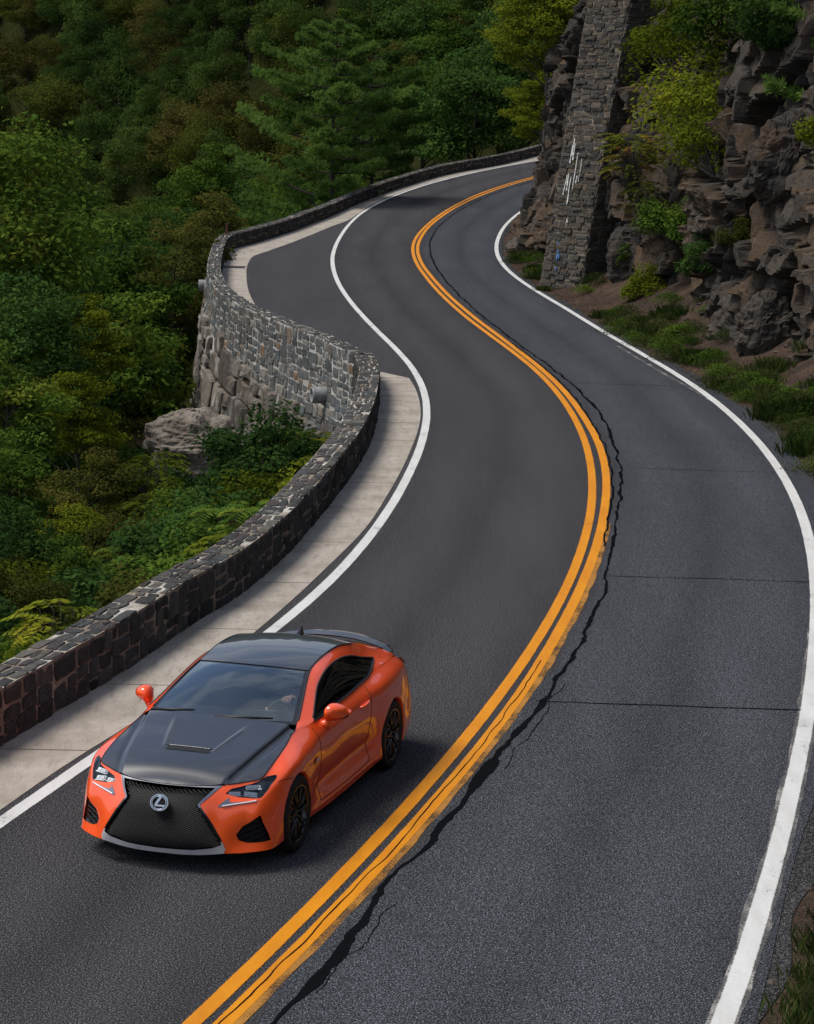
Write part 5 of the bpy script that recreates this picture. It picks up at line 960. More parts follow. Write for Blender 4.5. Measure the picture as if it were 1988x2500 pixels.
grille_in = fd([(2.105, 0, .682), (2.09, .2, .684), (2.06, .36, .690), (2.043, .412, .696), (2.205, .318, .592), (2.20, .425, .43), (2.19, .50, .32), (2.18, .525, .262), (2.22, .46, .235), (2.25, .3, .215), (2.29, 0, .205)])
grille_in[0] = (-2, grille_in[0][1]); grille_in[-1] = (-2, grille_in[-1][1])
pn.cut(grille_out, 10); pn.cut(grille_in, 11)
pn.cut(fd([(1.681, .826, .770), (1.75, .772, .768), (1.811, .74, .752), (1.90, .65, .716), (1.98, .535, .690), (2.03, .495, .656), (2.00, .60, .630), (1.96, .70, .622), (1.907, .772, .616), (1.87, .792, .645), (1.79, .815, .700), (1.70, .838, .745)]), 12)
pn.cut(fd([(1.916, .785, .607), (1.975, .70, .586), (2.04, .58, .566), (2.113, .442, .549), (2.07, .478, .580), (2.010, .522, .612), (2.045, .533, .588), (2.03, .58, .586), (1.985, .68, .598)]), 13)
pn.cut(fd([(1.972, .800, .488), (1.94, .822, .38), (1.905, .855, .258), (1.95, .77, .238), (2.01, .672, .236), (2.06, .610, .275), (2.075, .598, .330), (2.05, .66, .40)]), 14)
# wheel arches (circle in side view)
for cx, cz, r in ((1.365, .335, .368), (-1.365, .338, .372)):
    th = np.linspace(0, 2*np.pi, 60, endpoint=False); pts = []
    X, Z = shell.P[..., 0], shell.P[..., 2]
    msk = shell.P[..., 1] > .7
    poly = []
    for t in th:
        px_, pz_ = cx+r*np.cos(t), cz+r*np.sin(t)
        if pz_ < .17: continue
        d = np.where(msk, (X-px_)**2+(Z-pz_)**2, 9); i = np.unravel_index(d.argmin(), d.shape); poly.append((t, i[0], i[1]))
    # order by angle starting from the front foot over the top to the rear foot
    poly.sort(key=lambda q: (q[0]+np.pi/2) % (2*np.pi)); pp = [(a, b) for _, a, b in poly]
    # sub-cell smoothing by local refinement
    ref = []
    for (t, a, b) in poly:
        g = np.array([(a+da, b+db) for da in np.linspace(-1, 1, 9) for db in np.linspace(-1, 1, 9)]); q = shell.at(g); ref.append(tuple(g[((q[:, 0]-(cx+r*np.cos(t)))**2+(q[:, 2]-(cz+r*np.sin(t)))**2).argmin()]))
    pp = [(ref[0][0], -4)]+ref+[(ref[-1][0], -4)]
    pn.cut(pp, 20)
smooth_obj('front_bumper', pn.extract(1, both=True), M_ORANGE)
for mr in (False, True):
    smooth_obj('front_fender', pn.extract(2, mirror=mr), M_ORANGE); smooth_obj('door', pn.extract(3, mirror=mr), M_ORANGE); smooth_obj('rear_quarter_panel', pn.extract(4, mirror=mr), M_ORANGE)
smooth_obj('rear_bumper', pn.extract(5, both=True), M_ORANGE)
frame = smooth_obj('grille_frame', pn.extract(10, off=.004, both=True), None); frame.data.materials.append(M_SILVER); frame.data.materials.append(M_GLOSSBLK); frame.data.materials.append(simple('silver_lip', (.62, .62, .64), .3, .45, coat=.4))
_c = np.array([np.mean([frame.data.vertices[v].co[:] for v in f.vertices], axis=0) for f in frame.data.polygons])
frame.data.polygons.foreach_set('material_index', np.where(_c[:, 2] < .285, 2, np.where(_c[:, 2] < .575, 1, 0)).astype(np.int32))
smooth_obj('grille_backing', pn.extract(11, off=-.075, both=True), M_VOID)
# lattice of the grille following the surface
def lattice(pset, label, pitch, slope, off, r, name, mat, mirror=None, parent=car):
    P = pset.s.P; nrm = pset.nrm(); ins = (pset.lab == label); k = MB(); ii, jj = np.where(ins)
    if not len(ii): return
    Y = P[..., 1]; Z = P[..., 2]; i0, i1, j0, j1 = ii.min(), ii.max(), jj.min(), jj.max(); yy = Y[i0:i1+1, j0:j1+1]; zz = Z[i0:i1+1, j0:j1+1]
    Q = P+nrm*off; pts = []
    sub_i, sub_j = np.meshgrid(np.arange(i0, i1+1), np.arange(j0, j1+1), indexing='ij'); valid = ins[i0:i1+1, j0:j1+1]
    for sg in (1, -1):
        w = zz-sg*slope*yy; lo, hi = w[valid].min(), w[valid].max()
        for c in np.arange(lo+pitch*.5, hi, pitch):
            # march along i (nearly y), solve z
            line = []
            for a in range(i0, i1+1):
                col = (Z[a, j0:j1+1]-sg*slope*Y[a, j0:j1+1])-c; s_ = np.where(np.diff(np.sign(col)) != 0)[0]
                if len(s_):
                    b = j0+s_[0]; t = col[s_[0]]/(col[s_[0]]-col[s_[0]+1]+1e-12)
                    if ins[min(a, ins.shape[0]-1), min(b, ins.shape[1]-1)]: line.append(Q[a, b]*(1-t)+Q[a, b+1]*t); continue
                if len(line) > 1: pts.append(line)
                line = []
            if len(line) > 1: pts.append(line)
    for L in pts:
        L = np.array(L); L = L[::2] if len(L) > 6 else L
        if len(L) < 2: continue
        for m in ((1, -1) if mirror is None else (mirror,)): k.tube(L*np.array([1, m, 1]), r, 4, False)
    if k.n: k.build(name, mat, parent)
M_MESHB = simple('grille_mesh_black', (.005, .005, .006), .5, .0, spec=.35)
lattice(pn, 11, .0185, .46, -.018, .0022, 'grille_mesh', M_MESHB)
for mr in (False, True):
    sgn = -1 if mr else 1
    vent = smooth_obj('side_intake', pn.extract(14, off=-.05, mirror=mr), M_VOID); lattice(pn, 14, .045, .35, -.02, .004, 'intake_mesh', M_MESHB, sgn, vent)
    hl = smooth_obj('headlight', pn.extract(12, off=-.045, mirror=mr), M_GLOSSBLK); smooth_obj('lens', pn.extract(12, off=.001, mirror=mr), M_LENS, hl)
    smooth_obj('daytime_running_light', pn.extract(13, off=.003, mirror=mr), M_SILVER)
M_LED = simple('led_reflector', (.93, .94, .95), .45, 0, var=.02); M_LEDW = simple('led_white', (.88, .89, .92), .15, .1, coat=.5)
def surf_frame(p):
    i, j = map(int, pn.s.find(p)); n = pn.nrm()[i, j]; t = pn.s.P[min(i+1, pn.s.ni-1), j]-pn.s.P[i-1, j]; t /= np.linalg.norm(t); b = np.cross(n, t); return pn.s.P[i, j], t, b, n
hls = [o for o in car.children if o.name.startswith('headlight')]
for hl, sgn in zip(hls, (1, -1)):
    for (p, w, h) in (((1.99, .575, .658), .10, .036), ((1.925, .69, .650), .11, .042), ((1.875, .695, .700), .13, .036)):
        q, t, b, n = surf_frame(p); k = MB()
        for dw, dh, dd, ww, hh, mm in ((0, 0, -.022, w, h, 0), (-w*.2, .0, -.010, w*.42, h*.66, 1), (w*.28, 0, -.012, w*.3, h*.6, 1), (0, -h*.6, -.010, w*1.05, h*.18, 0)):
            c = q+t*dw+b*dh+n*dd; R = np.stack([t, b, n], 1); k.box(c, (ww, hh, .02), R, mm)
        V = np.concatenate(k.V)*np.array([1, sgn, 1]); obj('led_module', mesh('led_module', V, k.F, [M_LED, M_LEDW], k.M), hl)
# DRL bright core
for sgn in (1, -1):
    k = MB(); L = np.array([shell.at(np.array([shell.find(p)]))[0] for p in [(1.945, .745, .598), (1.99, .675, .588), (2.04, .58, .574), (2.09, .49, .562)]]); k.tube((L+np.array([.006, .002, .002]))*np.array([1, sgn, 1]), .006, 6)
    L = np.array([(2.098, .475, .563), (2.045, .505, .592), (2.018, .522, .606)]); k.tube((L+np.array([.008, 0, .002]))*np.array([1, sgn, 1]), .006, 6)
    k.build('led_strip', M_LEDW, [o for o in car.children if o.name.startswith('daytime')][0 if sgn > 0 else 1])
# arch lips and dark wheel wells
for cx, cz, r in ((1.365, .335, .368), (-1.365, .338, .372)):
    for sgn in (1, -1):
        k = MB(); th = np.linspace(-.42, np.pi+.42, 40); V = []
        for t in th:
            px_, pz_ = cx+r*np.cos(t), cz+r*np.sin(t); d = np.where(shell.P[..., 1] > .7, (shell.P[..., 0]-px_)**2+(shell.P[..., 2]-pz_)**2, 9); i = np.unravel_index(d.argmin(), d.shape); y = shell.P[i][1]
            V += [(px_, (y-.001)*sgn, pz_), (cx+(r-.012)*np.cos(t), (y-.006)*sgn, cz+(r-.012)*np.sin(t)), (cx+(r-.012)*np.cos(t), (y-.06)*sgn, cz+(r-.012)*np.sin(t))]
        F = [[a*3+b, (a+1)*3+b, (a+1)*3+b+1, a*3+b+1] for a in range(39) for b in range(2)]; k.add(V, F); k.build('arch_lip', M_ORANGE, car, True)
        k = MB(); V = []
        for t in th: V += [(cx+(r+.004)*np.cos(t), .875*sgn, cz+(r+.004)*np.sin(t)), (cx+(r+.004)*np.cos(t), .55*sgn, cz+(r+.004)*np.sin(t))]
        n = len(V)//2; F = [[a*2, (a+1)*2, (a+1)*2+1, a*2+1] for a in range(n-1)]+[[a*2+1 for a in range(n)]]; k.add(V, F); k.build('wheel_well', M_VOID, car)
k = MB(); k.box((-.1, 0, .20), (3.7, 1.45, .05)); k.box((1.85, 0, .33), (.45, 1.0, .30)); k.build('underbody_light_block', M_VOID, car)  # floor pan plate and box behind the grille, black, added to block light
# ---- bonnet
top = shell.P[:, -1]; nb = int(shell.find((.93, .725, .953))[0]); edge = top[:nb+1]
tau = np.linspace(0, 1, nb+1); arc = np.r_[0, np.cumsum(np.linalg.norm(np.diff(edge, axis=0), axis=1))]; tau = arc/arc[-1]
xc = np.interp(tau, [0, .29, .5, 1], [2.105, 1.97, 1.72, .968])
zcx = cubic([.90, 1.05, 1.2, 1.5, 1.8, 1.98, 2.06, 2.105], [1.0, .966, .934, .876, .812, .764, .738, .712])
ns = 70; s_ = np.linspace(0, 1, ns); HB = np.zeros((nb+1, ns, 3))
for a in range(nb+1):
    e = edge[a]; x = xc[a]+(e[0]-xc[a])*s_**1.6; y = e[1]*s_; ze = e[2]
    zl = zcx(x)
    z = zl+(ze-zcx(e[0]))*s_**2.4
    HB[a] = np.c_[x, y, z]
x, y = HB[..., 0], HB[..., 1]; ycr = np.interp(x, [.9, 1.3, 1.7, 2.02], [.665, .60, .535, .455]); fade = sstep(2.06, 1.90, x)
HB[..., 2] += fade*(.034*sstep(ycr+.03, ycr-.004, y))-.010*np.exp(-((y-ycr-.05)/.03)**2)*fade*sstep(1.0, .99, s_)[None, :]
yv = .205+(1.62-x)*.23; inV = sstep(yv+.015, yv-.015, y)
HB[..., 2] -= inV*.016*sstep(1.635, 1.60, x)*sstep(1.05, 1.58, x); HB[..., 2] += .010*np.exp(-((y-yv-.02)/.022)**2)*sstep(1.66, 1.58, x)*sstep(1.0, 1.3, x)
HB[..., 2] += .004
V = np.concatenate([HB.reshape(-1, 3), (HB*np.array([1, -1, 1])).reshape(-1, 3)]); m = nb+1; id_ = np.arange(m*ns).reshape(m, ns); F = np.stack([id_[:-1, :-1], id_[:-1, 1:], id_[1:, 1:], id_[1:, :-1]], -1).reshape(-1, 4); F2 = F[:, ::-1]+m*ns
hood = obj('bonnet', mesh('bonnet', V, np.concatenate([F, F2]), M_CARBON, smooth=True), car)
def hz(xq, yq):
    q = HB.reshape(-1, 3); return np.array([q[((q[:, :2]-np.array([a, abs(b)]))**2).sum(1).argsort()[:4], 2].mean() for a, b in zip(np.broadcast_to(xq, np.shape(yq)), yq)])
k = MB(); yy = np.linspace(-.20, .20, 17); V = np.concatenate([np.c_[np.full(17, 1.665), yy, hz(1.665, yy)+.004], np.c_[np.full(17, 1.605), yy, hz(1.665, yy)+.020]]); k.add(V, [[a, a+1, a+18, a+17] for a in range(16)])
k.build('vent_mesh', simple('vent_mesh_black', (.012, .012, .012), .5, .3, var=.7, scale=160), hood)
k = MB(); k.tube(np.c_[np.full(17, 1.60), yy*1.04, hz(1.665, yy)+.022], .006, 6); k.build('vent_lip', M_GLOSSBLK, hood, True)
# ---- greenhouse side: belt -> window head -> roof rail
GS = [[(.93, .725, .953), (.885, .716, .965), (.84, .705, .972)], [(.68, .788, .944), (.645, .768, .972), (.70, .678, 1.022)], [(.45, .788, .947), (.42, .722, 1.055), (.44, .622, 1.132)], [(.2, .788, .950), (.18, .662, 1.155), (.22, .574, 1.217)],
      [(-.1, .788, .956), (-.10, .630, 1.225), (0, .535, 1.278)], [(-.45, .788, .965), (-.48, .615, 1.248), (-.40, .532, 1.322)], [(-.93, .782, .982), (-.90, .622, 1.200), (-.90, .534, 1.303)], [(-1.25, .772, 1.0), (-1.2, .645, 1.118), (-1.30, .552, 1.218)], [(-1.6, .756, 1.0), (-1.58, .678, 1.045), (-1.70, .592, 1.088)], [(-2.07, .69, .95), (-2.06, .66, .982), (-2.06, .612, 1.002)]]
gsf = Surf(GS, 220, 44); gp = Panels(gsf); gp.lab[:] = 1
gf = lambda pts: [gsf.find(p) for p in pts]
wtop = [tuple(hermN(gsf.du, np.array(GS)[:, 1], np.array([gsf.du[i]+f*(gsf.du[min(i+1, 9)]-gsf.du[i])]))[0]) for i in range(1, 7) for f in (0, .25, .5, .75)]
wpoly = gf([q for q in wtop if q[0] < .62 and q[0] > -1.3]+[(-1.34, .655, 1.082), (-1.43, .668, 1.058), (-1.36, .692, 1.036), (-1.15, .738, 1.008), (-.97, .775, .992), (-.45, .784, .972), (.2, .784, .958), (.45, .784, .955), (.62, .782, .953)])
gp.cut(wpoly, 2)
def side_glass(sgn):
    gs = np.array(GS)[1:9]; n = 50; xs = np.linspace(.70, -1.50, n); rows = [np.stack([np.interp(xs, gs[::-1, r, 0], gs[::-1, r, 0]), np.polyval(np.polyfit(gs[:, r, 0], gs[:, r, 1], 4), xs), np.polyval(np.polyfit(gs[:, r, 0], gs[:, r, 2], 4), xs)], 1) for r in (0, 1)]
    v = np.linspace(-.05, 1.15, 9); P = rows[0][:, None]+(rows[1]-rows[0])[:, None]*v[None, :, None]; P[..., 1] += .012*4*(v*(1-v))[None, :]-.022; P[..., 0] = xs[:, None]; P = P*np.array([1, sgn, 1]); id_ = np.arange(n*9).reshape(n, 9); F = np.stack([id_[:-1, :-1], id_[1:, :-1], id_[1:, 1:], id_[:-1, 1:]], -1).reshape(-1, 4)
    return P.reshape(-1, 3), (F if sgn > 0 else F[:, ::-1])
for mr in (False, True):
    sgn = -1 if mr else 1
    pil = smooth_obj('roof_pillar', gp.extract(1, mirror=mr), M_ORANGE); smooth_obj('side_window', side_glass(sgn), M_GLASS_D)
    k = MB(); L = gsf.at(np.array(wpoly+wpoly[:1]))*np.array([1, sgn, 1]); k.tube(L, .009, 6); k.build('window_trim', M_TRIM, car, True)
    k = MB(); L = gsf.P[8:150, -1]*np.array([1, sgn, 1]); k.tube(L, .008, 6); k.build('roof_seam', M_TRIM, car, True)
# ---- windscreen, roof, rear glass, deck
CE = np.array([(.825, .700, .974), (.60, .655, 1.07), (.44, .622, 1.132), (.24, .578, 1.21), (.058, .54, 1.266), (-.15, .533, 1.302), (-.40, .532, 1.322), (-.80, .532, 1.312), (-1.05, .539, 1.278), (-1.30, .552, 1.218), (-1.70, .592, 1.088), (-1.86, .602, 1.045), (-2.06, .612, 1.002)])
CC = np.array([(.968, 0, .992), (.77, 0, 1.087), (.58, 0, 1.171), (.38, 0, 1.245), (.175, 0, 1.303), (-.08, 0, 1.338), (-.40, 0, 1.360), (-.80, 0, 1.352), (-1.05, 0, 1.322), (-1.32, 0, 1.262), (-1.74, 0, 1.12), (-1.90, 0, 1.062), (-2.17, 0, 1.032)])
def topsurf(i0, i1, n, ns=24, in0=0.0, in1=0.0, smax=1.0, dz=0.0):
    t = np.linspace(i0+in0, i1-in1, n); kk = np.arange(len(CE)); E_ = hermN(kk, CE, t); C_ = hermN(kk, CC, t); s = np.linspace(-smax, smax, 2*ns+1); a = np.abs(s)
    P = np.stack([C_[:, None, 0]+(E_-C_)[:, None, 0]*a**2, E_[:, None, 1]*s[None, :], C_[:, None, 2]+(E_-C_)[:, None, 2]*a**2.2+dz], -1); q = P.shape[1]; id_ = np.arange(n*q).reshape(n, q)
    return P.reshape(-1, 3), np.stack([id_[:-1, :-1], id_[:-1, 1:], id_[1:, 1:], id_[1:, :-1]], -1).reshape(-1, 4), P
V, F, P = topsurf(0, 4, 40, 24, .12, .12, .94); ws = smooth_obj('windscreen', (V, F), M_GLASS)
_, _, Pf = topsurf(0, 4, 40, 24, 0, 0, 1.0, -.003); q = Pf.shape[1]; id_ = np.arange(40*q).reshape(40, q); F = np.stack([id_[:-1, :-1], id_[1:, :-1], id_[1:, 1:], id_[:-1, 1:]], -1); bm = np.ones(F.shape[:2], bool); bm[4:-2, 2:-2] = False; bm[0:7, :] = True
smooth_obj('windscreen_surround', (Pf.reshape(-1, 3), F[bm]), M_GLOSSBLK, ws)
V, F, _ = topsurf(4, 8, 40, 24, .03, .0, .985, .003); smooth_obj('roof', (V, F), M_CARBON)
V, F, _ = topsurf(8, 10, 24, 24, .02, 0, .98, 0.0); smooth_obj('rear_window', (V, F), M_GLASS_D)
V, F, _ = topsurf(10, 12, 12, 24, .0, 0, 1.0, 0.0); smooth_obj('boot_lid', (V, F), M_ORANGE)
# black cowl under the wipers
V, F, _ = topsurf(0, 1, 6, 24, 0, .55, 1.0, -.012); smooth_obj('cowl', (V-np.array([0, 0, 0]), F), M_TRIM)
# boot spoiler
ys = np.linspace(-1, 1, 41); sec = [(-.02, .0), (.10, .018), (.20, .0), (.17, -.028), (.02, -.022)]; V = []
for s in ys:
    xb = -1.97-.13*(1-s*s)-.02*s*s; zb = 1.008+.085*(1-abs(s)**2.4); yb = s*.665
    if abs(s) > .9: zb -= (abs(s)-.9)*.25
    for (dx, dz) in sec: V.append((xb-dx*(.75+.25*(1-s*s)), yb, zb+dz))
n = len(sec); F = [[a*n+b, a*n+(b+1) % n, (a+1)*n+(b+1) % n, (a+1)*n+b] for a in range(40) for b in range(n)]+[list(range(n)), [40*n+b for b in range(n)][::-1]]
obj('rear_spoiler', mesh('rear_spoiler', V, F, M_CARBON, smooth=False), car)
k = MB(); V = [(-1.13, .0, 1.312), (-1.13, .018, 1.305), (-1.13, -.018, 1.305), (-1.27, .022, 1.268), (-1.27, -.022, 1.268), (-1.245, 0, 1.362), (-1.262, 0, 1.362)]; k.add(V, [[0, 1, 5], [0, 5, 2], [1, 3, 6, 5], [2, 5, 6, 4], [3, 4, 6], [1, 2, 4, 3]]); k.build('antenna_fin', M_GLOSSBLK, car)
# tail lamps
for sgn in (1, -1):
    k = MB(); c = np.array([(-2.00, .79, .90), (-2.08, .775, .915), (-2.15, .73, .915), (-2.17, .69, .905)]); o2 = np.array([(-2.03, .80, .85), (-2.10, .785, .845), (-2.18, .73, .845), (-2.20, .68, .85)]); mid = (c+o2)/2+np.array([-.022, .02, .008])
    V = np.concatenate([c, mid, o2])*np.array([1, sgn, 1]); k.add(V, [[r*4+a, r*4+a+1, (r+1)*4+a+1, (r+1)*4+a] for r in range(2) for a in range(3)]); k.build('tail_lamp', M_REDLENS, car, True)
# shut lines
def gapline(L, r):
    k = MB(); k.tube(L, r, 5, False); k.build('panel_gap', M_VOID, car)
def sline(pts):
    for sgn in (1, -1): gapline((shell.at(np.array(pts)))*np.array([1, sgn, 1]), .0035)
jv = np.linspace(8, shell.nj-4, 30); sline([(uD0-3*(j-8)/(shell.nj-6), j) for j in jv]); sline([(uD1+3*(j-8)/(shell.nj-6), j) for j in jv]); sline([(u, 8) for u in np.linspace(uD0, uD1, 40)])
a0 = shell.find((1.695, .838, .742)); sline([(lerp(a0[0], uA+13, t), lerp(a0[1]-4, vsh, t)) for t in np.linspace(0, 1, 10)])
sline([(lerp(uR+2, uR+9, t), lerp(20, shell.nj-3, t)) for t in np.linspace(0, 1, 14)])
for sgn in (1, -1): gapline(edge[int(nb*.30):]*np.array([1, sgn, 1])+np.array([0, 0, .002]), .005)
gapline(np.concatenate([edge[:int(nb*.30)][::-1]*np.array([1, -1, 1]), edge[1:int(nb*.30)]])+np.array([.004, 0, .001]), .004)
# door handles, fender badges
for sgn in (1, -1):
    k = MB(); k.tube(np.array([(-.43, .886*sgn, .832), (-.50, .905*sgn, .835), (-.60, .907*sgn, .842), (-.67, .89*sgn, .846)]), [.010, .017, .017, .012], 8); k.build('door_handle', M_ORANGE, car, True)
    k = MB(); k.add([(.80, .902*sgn, .70), (.90, .907*sgn, .675), (.90, .907*sgn, .63), (.81, .902*sgn, .655)], [[0, 1, 2, 3]] if sgn < 0 else [[3, 2, 1, 0]]); bd = k.build('fender_badge', M_GLOSSBLK, car)
    k = MB()
    for a, b in (((.825, .690), (.89, .674)), ((.825, .673), (.87, .662)), ((.828, .69), (.822, .657))): k.tube(np.array([(a[0], .909*sgn, a[1]), (b[0], .912*sgn, b[1])]), .004, 5)
    k.build('badge_letter', M_CHROME, bd)
# ---- emblem: oval ring with slanted L
def emblem():
    k = MB(); nrm = np.array([.93, 0, .30]); nrm /= np.linalg.norm(nrm); t = np.array([0, 1, 0.]); b = np.cross(nrm, t); c = np.array([2.262, 0, .592]); th = np.linspace(0, 2*np.pi, 41)
    E_ = lambda rx, ry, d: c+np.outer(np.cos(th), t)*rx+np.outer(np.sin(th), b)*ry+nrm*d
    dz = E_(.078, .066, .006)[:-1]; k.add(np.concatenate([dz, [c+nrm*.010]]), [[a, (a+1) % 40, 40] for a in range(40)], 0); k.tube(E_(.078, .066, .008), .0075, 6, False, 1); k.tube(E_(.064, .053, .013), .0055, 6, False, 1)
    # y positive is the car's left = picture right
    def pt(y, z): return c+t*y+b*z*1.0+nrm*.013
    sl = 1 if b[2] > 0 else -1
    k.add([pt(-.006, sl*.047), pt(.020, sl*.047), pt(-.018, sl*-.018), pt(-.040, sl*-.018)], [[0, 1, 2, 3]], 1); k.add([pt(-.040, sl*-.018), pt(.055, sl*-.016), pt(.042, sl*-.032), pt(-.034, sl*-.032)], [[0, 1, 2, 3]], 1)
    return k.build('emblem', [M_VOID, M_CHROME], car, False)
emblem()
# ---- wheels
def make_wheel():
    w = empty('wheel'); w.parent = car; k = MB(); r = .335
    k.lathe([(r-.085, -.11), (r-.03, -.125), (r-.006, -.11), (r, -.08), (r, .08), (r-.006, .11), (r-.03, .125), (r-.08, .118), (r-.088, .10)], 56); k.build('tyre', M_RUBBER, w, True)
    k = MB(); k.lathe([(r-.083, .119), (r-.09, .122), (r-.10, .11), (r-.115, -.10), (r-.085, -.11)], 56)
    rim = k.build('rim', M_RIM, w, True); k = MB()
    for i in range(10):
        a0 = i*2*np.pi/10
        for da in (-.11, .11):
            e = np.array([np.cos(a0+da), np.sin(a0+da), 0]); s = np.array([np.cos(a0+da*.35), np.sin(a0+da*.35), 0]); P = np.array([s*.055+[0, 0, .085], lerp(s, e, .5)*.12+[0, 0, .112], e*.19+[0, 0, .112], e*(r-.095)+[0, 0, .108]]); k.tube(P, [.012, .0085, .0075, .009], 6)
    sp = k.build('wheel_spokes', M_RIM, w, True); k = MB(); k.lathe([(.0001, .10), (.03, .10), (.034, .095), (.062, .088), (.066, .06)], 24); k.build('hub', M_RIM, w, True)
    k = MB(); k.lathe([(.05, .02), (.185, .02), (.185, .0)], 36); k.build('brake_disc', simple('brake_disc_steel', (.10, .10, .10), .4, .9), w)
    return w
w0 = make_wheel(); spots = [(1.365, .80, 0), (1.365, -.80, np.pi), (-1.365, .795, 0), (-1.365, -.795, np.pi)]
for i, (x, y, a) in enumerate(spots):
    w = w0 if i == 0 else copy_tree(w0, car); w.location = (x, y, .335); w.rotation_euler = (-math.pi/2 if a == 0 else math.pi/2, .3*i, 0)
# ---- door mirrors: lofted shells
def mirror(sgn):
    secs = [(.842, .455, .99, .004, .003), (.845, .455, .985, .05, .04), (.856, .455, 1.0, .09, .072), (.885, .455, 1.012, .10, .085), (.93, .44, 1.013, .10, .083), (.98, .412, 1.003, .092, .073), (1.02, .37, .992, .062, .052), (1.04, .325, .984, .028, .02)]; k = MB(); R = []; n = 16
    for (y, x, z, ax, az) in secs:
        th = np.arange(n)/n*2*np.pi; c, s = np.cos(th), np.sin(th); ex = np.sign(c)*np.abs(c)**.6; ez = np.sign(s)*np.abs(s)**.62
        xx = x+np.where(ex > 0, ex*ax*(1.0-.35*(ez < 0)*np.abs(ez)), ex*ax*.75); yy_ = y-.035*np.clip(-ez, 0, 1)*(y > .9); R.append(np.c_[xx, yy_*sgn, z+ez*az*np.where(ez > 0, .92, 1.0)])
    V = np.concatenate(R); F = [[a*n+b, a*n+(b+1) % n, (a+1)*n+(b+1) % n, (a+1)*n+b] for a in range(len(secs)-1) for b in range(n)]+[list(range(n)), [(len(secs)-1)*n+b for b in range(n)][::-1]]
    if sgn < 0: F = [f[::-1] for f in F]
    mo = obj('door_mirror', mesh('door_mirror', V, [f[::-1] for f in F], M_ORANGE, smooth=True), car)
    k = MB(); k.tube(np.array([(.47, .80*sgn, .885), (.475, .85*sgn, .905), (.465, .885*sgn, .945), (.455, .90*sgn, .975)]), [.055, .040, .030, .035], 10); k.build('mirror_foot', M_ORANGE, mo, True)
    k = MB(); k.tube(np.array([(.40, .93*sgn, .940), (.385, .985*sgn, .948), (.345, 1.025*sgn, .965)]), [.010, .011, .006], 6); k.build('indicator_strip', M_GLOSSBLK, mo, True)
mirror(1); mirror(-1)
# ---- wipers
for (a, b, c) in (((.875, -.66, .985), (.90, -.46, 1.005), (.90, -.24, 1.022)), ((.965, -.02, .998), (.945, .20, 1.008), (.885, .50, 1.012))):
    k = MB(); k.tube(np.array([a, b, c])+np.array([.012, 0, .014]), [.016, .015, .008], 6); k.build('wiper', M_TRIM, car, True)
# ---- cabin
cab = MB(); cab.box((-.35, 0, .40), (2.3, 1.4, .04)); cab.box((-1.40, 0, .72), (.04, 1.3, .55)); cab.box((-.35, .74, .62), (2.0, .03, .5)); cab.box((-.35, -.74, .62), (2.0, .03, .5)); cab.build('cabin_tub', M_VOID, car)
V = []; nn = 25
for i, s in enumerate(np.linspace(-1, 1, nn)):
    y = s*.70; e = abs(s)**2
    for (x, z) in ((.93-.14*e, .962), (.70-.10*e, .975), (.50-.05*e, .965), (.42, .93), (.40, .70), (.44, .5)): V.append((x, y, z+.02*math.exp(-((y-.37)/.17)**2)*(1 if x < .72 else 0)))
F = [[a*6+b, a*6+b+1, (a+1)*6+b+1, (a+1)*6+b] for a in range(nn-1) for b in range(5)]; obj('dashboard', mesh('dashboard', V, F, M_DASH, smooth=True), car)
def seat(yc):
    s = empty('seat'); s.parent = car
    def slab(pts, w, th, nm, wf):
        pts = np.array(pts, float); T = np.gradient(pts, axis=0); T /= np.linalg.norm(T, axis=1)[:, None]; N = np.c_[T[:, 1], -T[:, 0]]; V = []; n = 12
        for p, nv, ww in zip(pts, N, wf):
            for t in np.arange(n)/n*2*np.pi:
                c, si = np.cos(t), np.sin(t); yy = np.sign(c)*abs(c)**.5*w/2*ww; dd = np.sign(si)*abs(si)**.6*th/2+(.04*(abs(yy)/(w/2))**3 if si > 0 else 0); V.append((p[0]+nv[0]*dd*-1, yc+yy, p[1]+nv[1]*dd*-1))
        F = [[a*n+b, a*n+(b+1) % n, (a+1)*n+(b+1) % n, (a+1)*n+b] for a in range(len(pts)-1) for b in range(n)]+[list(range(n)), [(len(pts)-1)*n+b for b in range(n)][::-1]]
        obj(nm, mesh(nm, V, F, M_LEATHER, smooth=True), s)
    slab([(.15, .52), (0, .50), (-.2, .47), (-.38, .45)], .52, .14, 'cushion', (.9, 1, 1, .95)); slab([(-.36, .45), (-.44, .65), (-.52, .85), (-.58, 1.0), (-.60, 1.08)], .52, .12, 'backrest', (1, 1.02, .98, .8, .6)); slab([(-.60, 1.06), (-.62, 1.14), (-.63, 1.19), (-.63, 1.215)], .30, .09, 'head_restraint', (.9, 1, .95, .6))
    k = MB(); th = np.linspace(0, 2*np.pi, 25); k.tube(np.c_[-.535+np.sin(th)*.012, yc+np.cos(th)*.09, 1.03+np.sin(th)*.04], .006, 5, False); k.build('headrest_trim', M_SILVER, s, True)
seat(.37); seat(-.37)
th = np.linspace(0, 2*np.pi, 41); k = MB(); a = np.array([0, 1, 0.]); b = np.array([-.40, 0, .917]); c0 = np.array([.285, .375, .845]); k.tube(c0+np.outer(np.cos(th), a)*.18+np.outer(np.sin(th), b)*.18, .016, 8, False)
for an in (0, np.pi, -np.pi/2): k.tube(np.array([c0+np.array([.05, 0, .0]), c0+(np.cos(an)*a+np.sin(an)*b)*.17]), .016, 6)
k.lathe([(.001, 0), (.06, .0), (.065, .03)], 16, np.stack([a, b, np.cross(a, b)], 1), c0); k.tube(np.array([c0, c0+np.array([.25, 0, -.10])]), .03, 8); k.build('steering_wheel', M_TRIM, car, True)
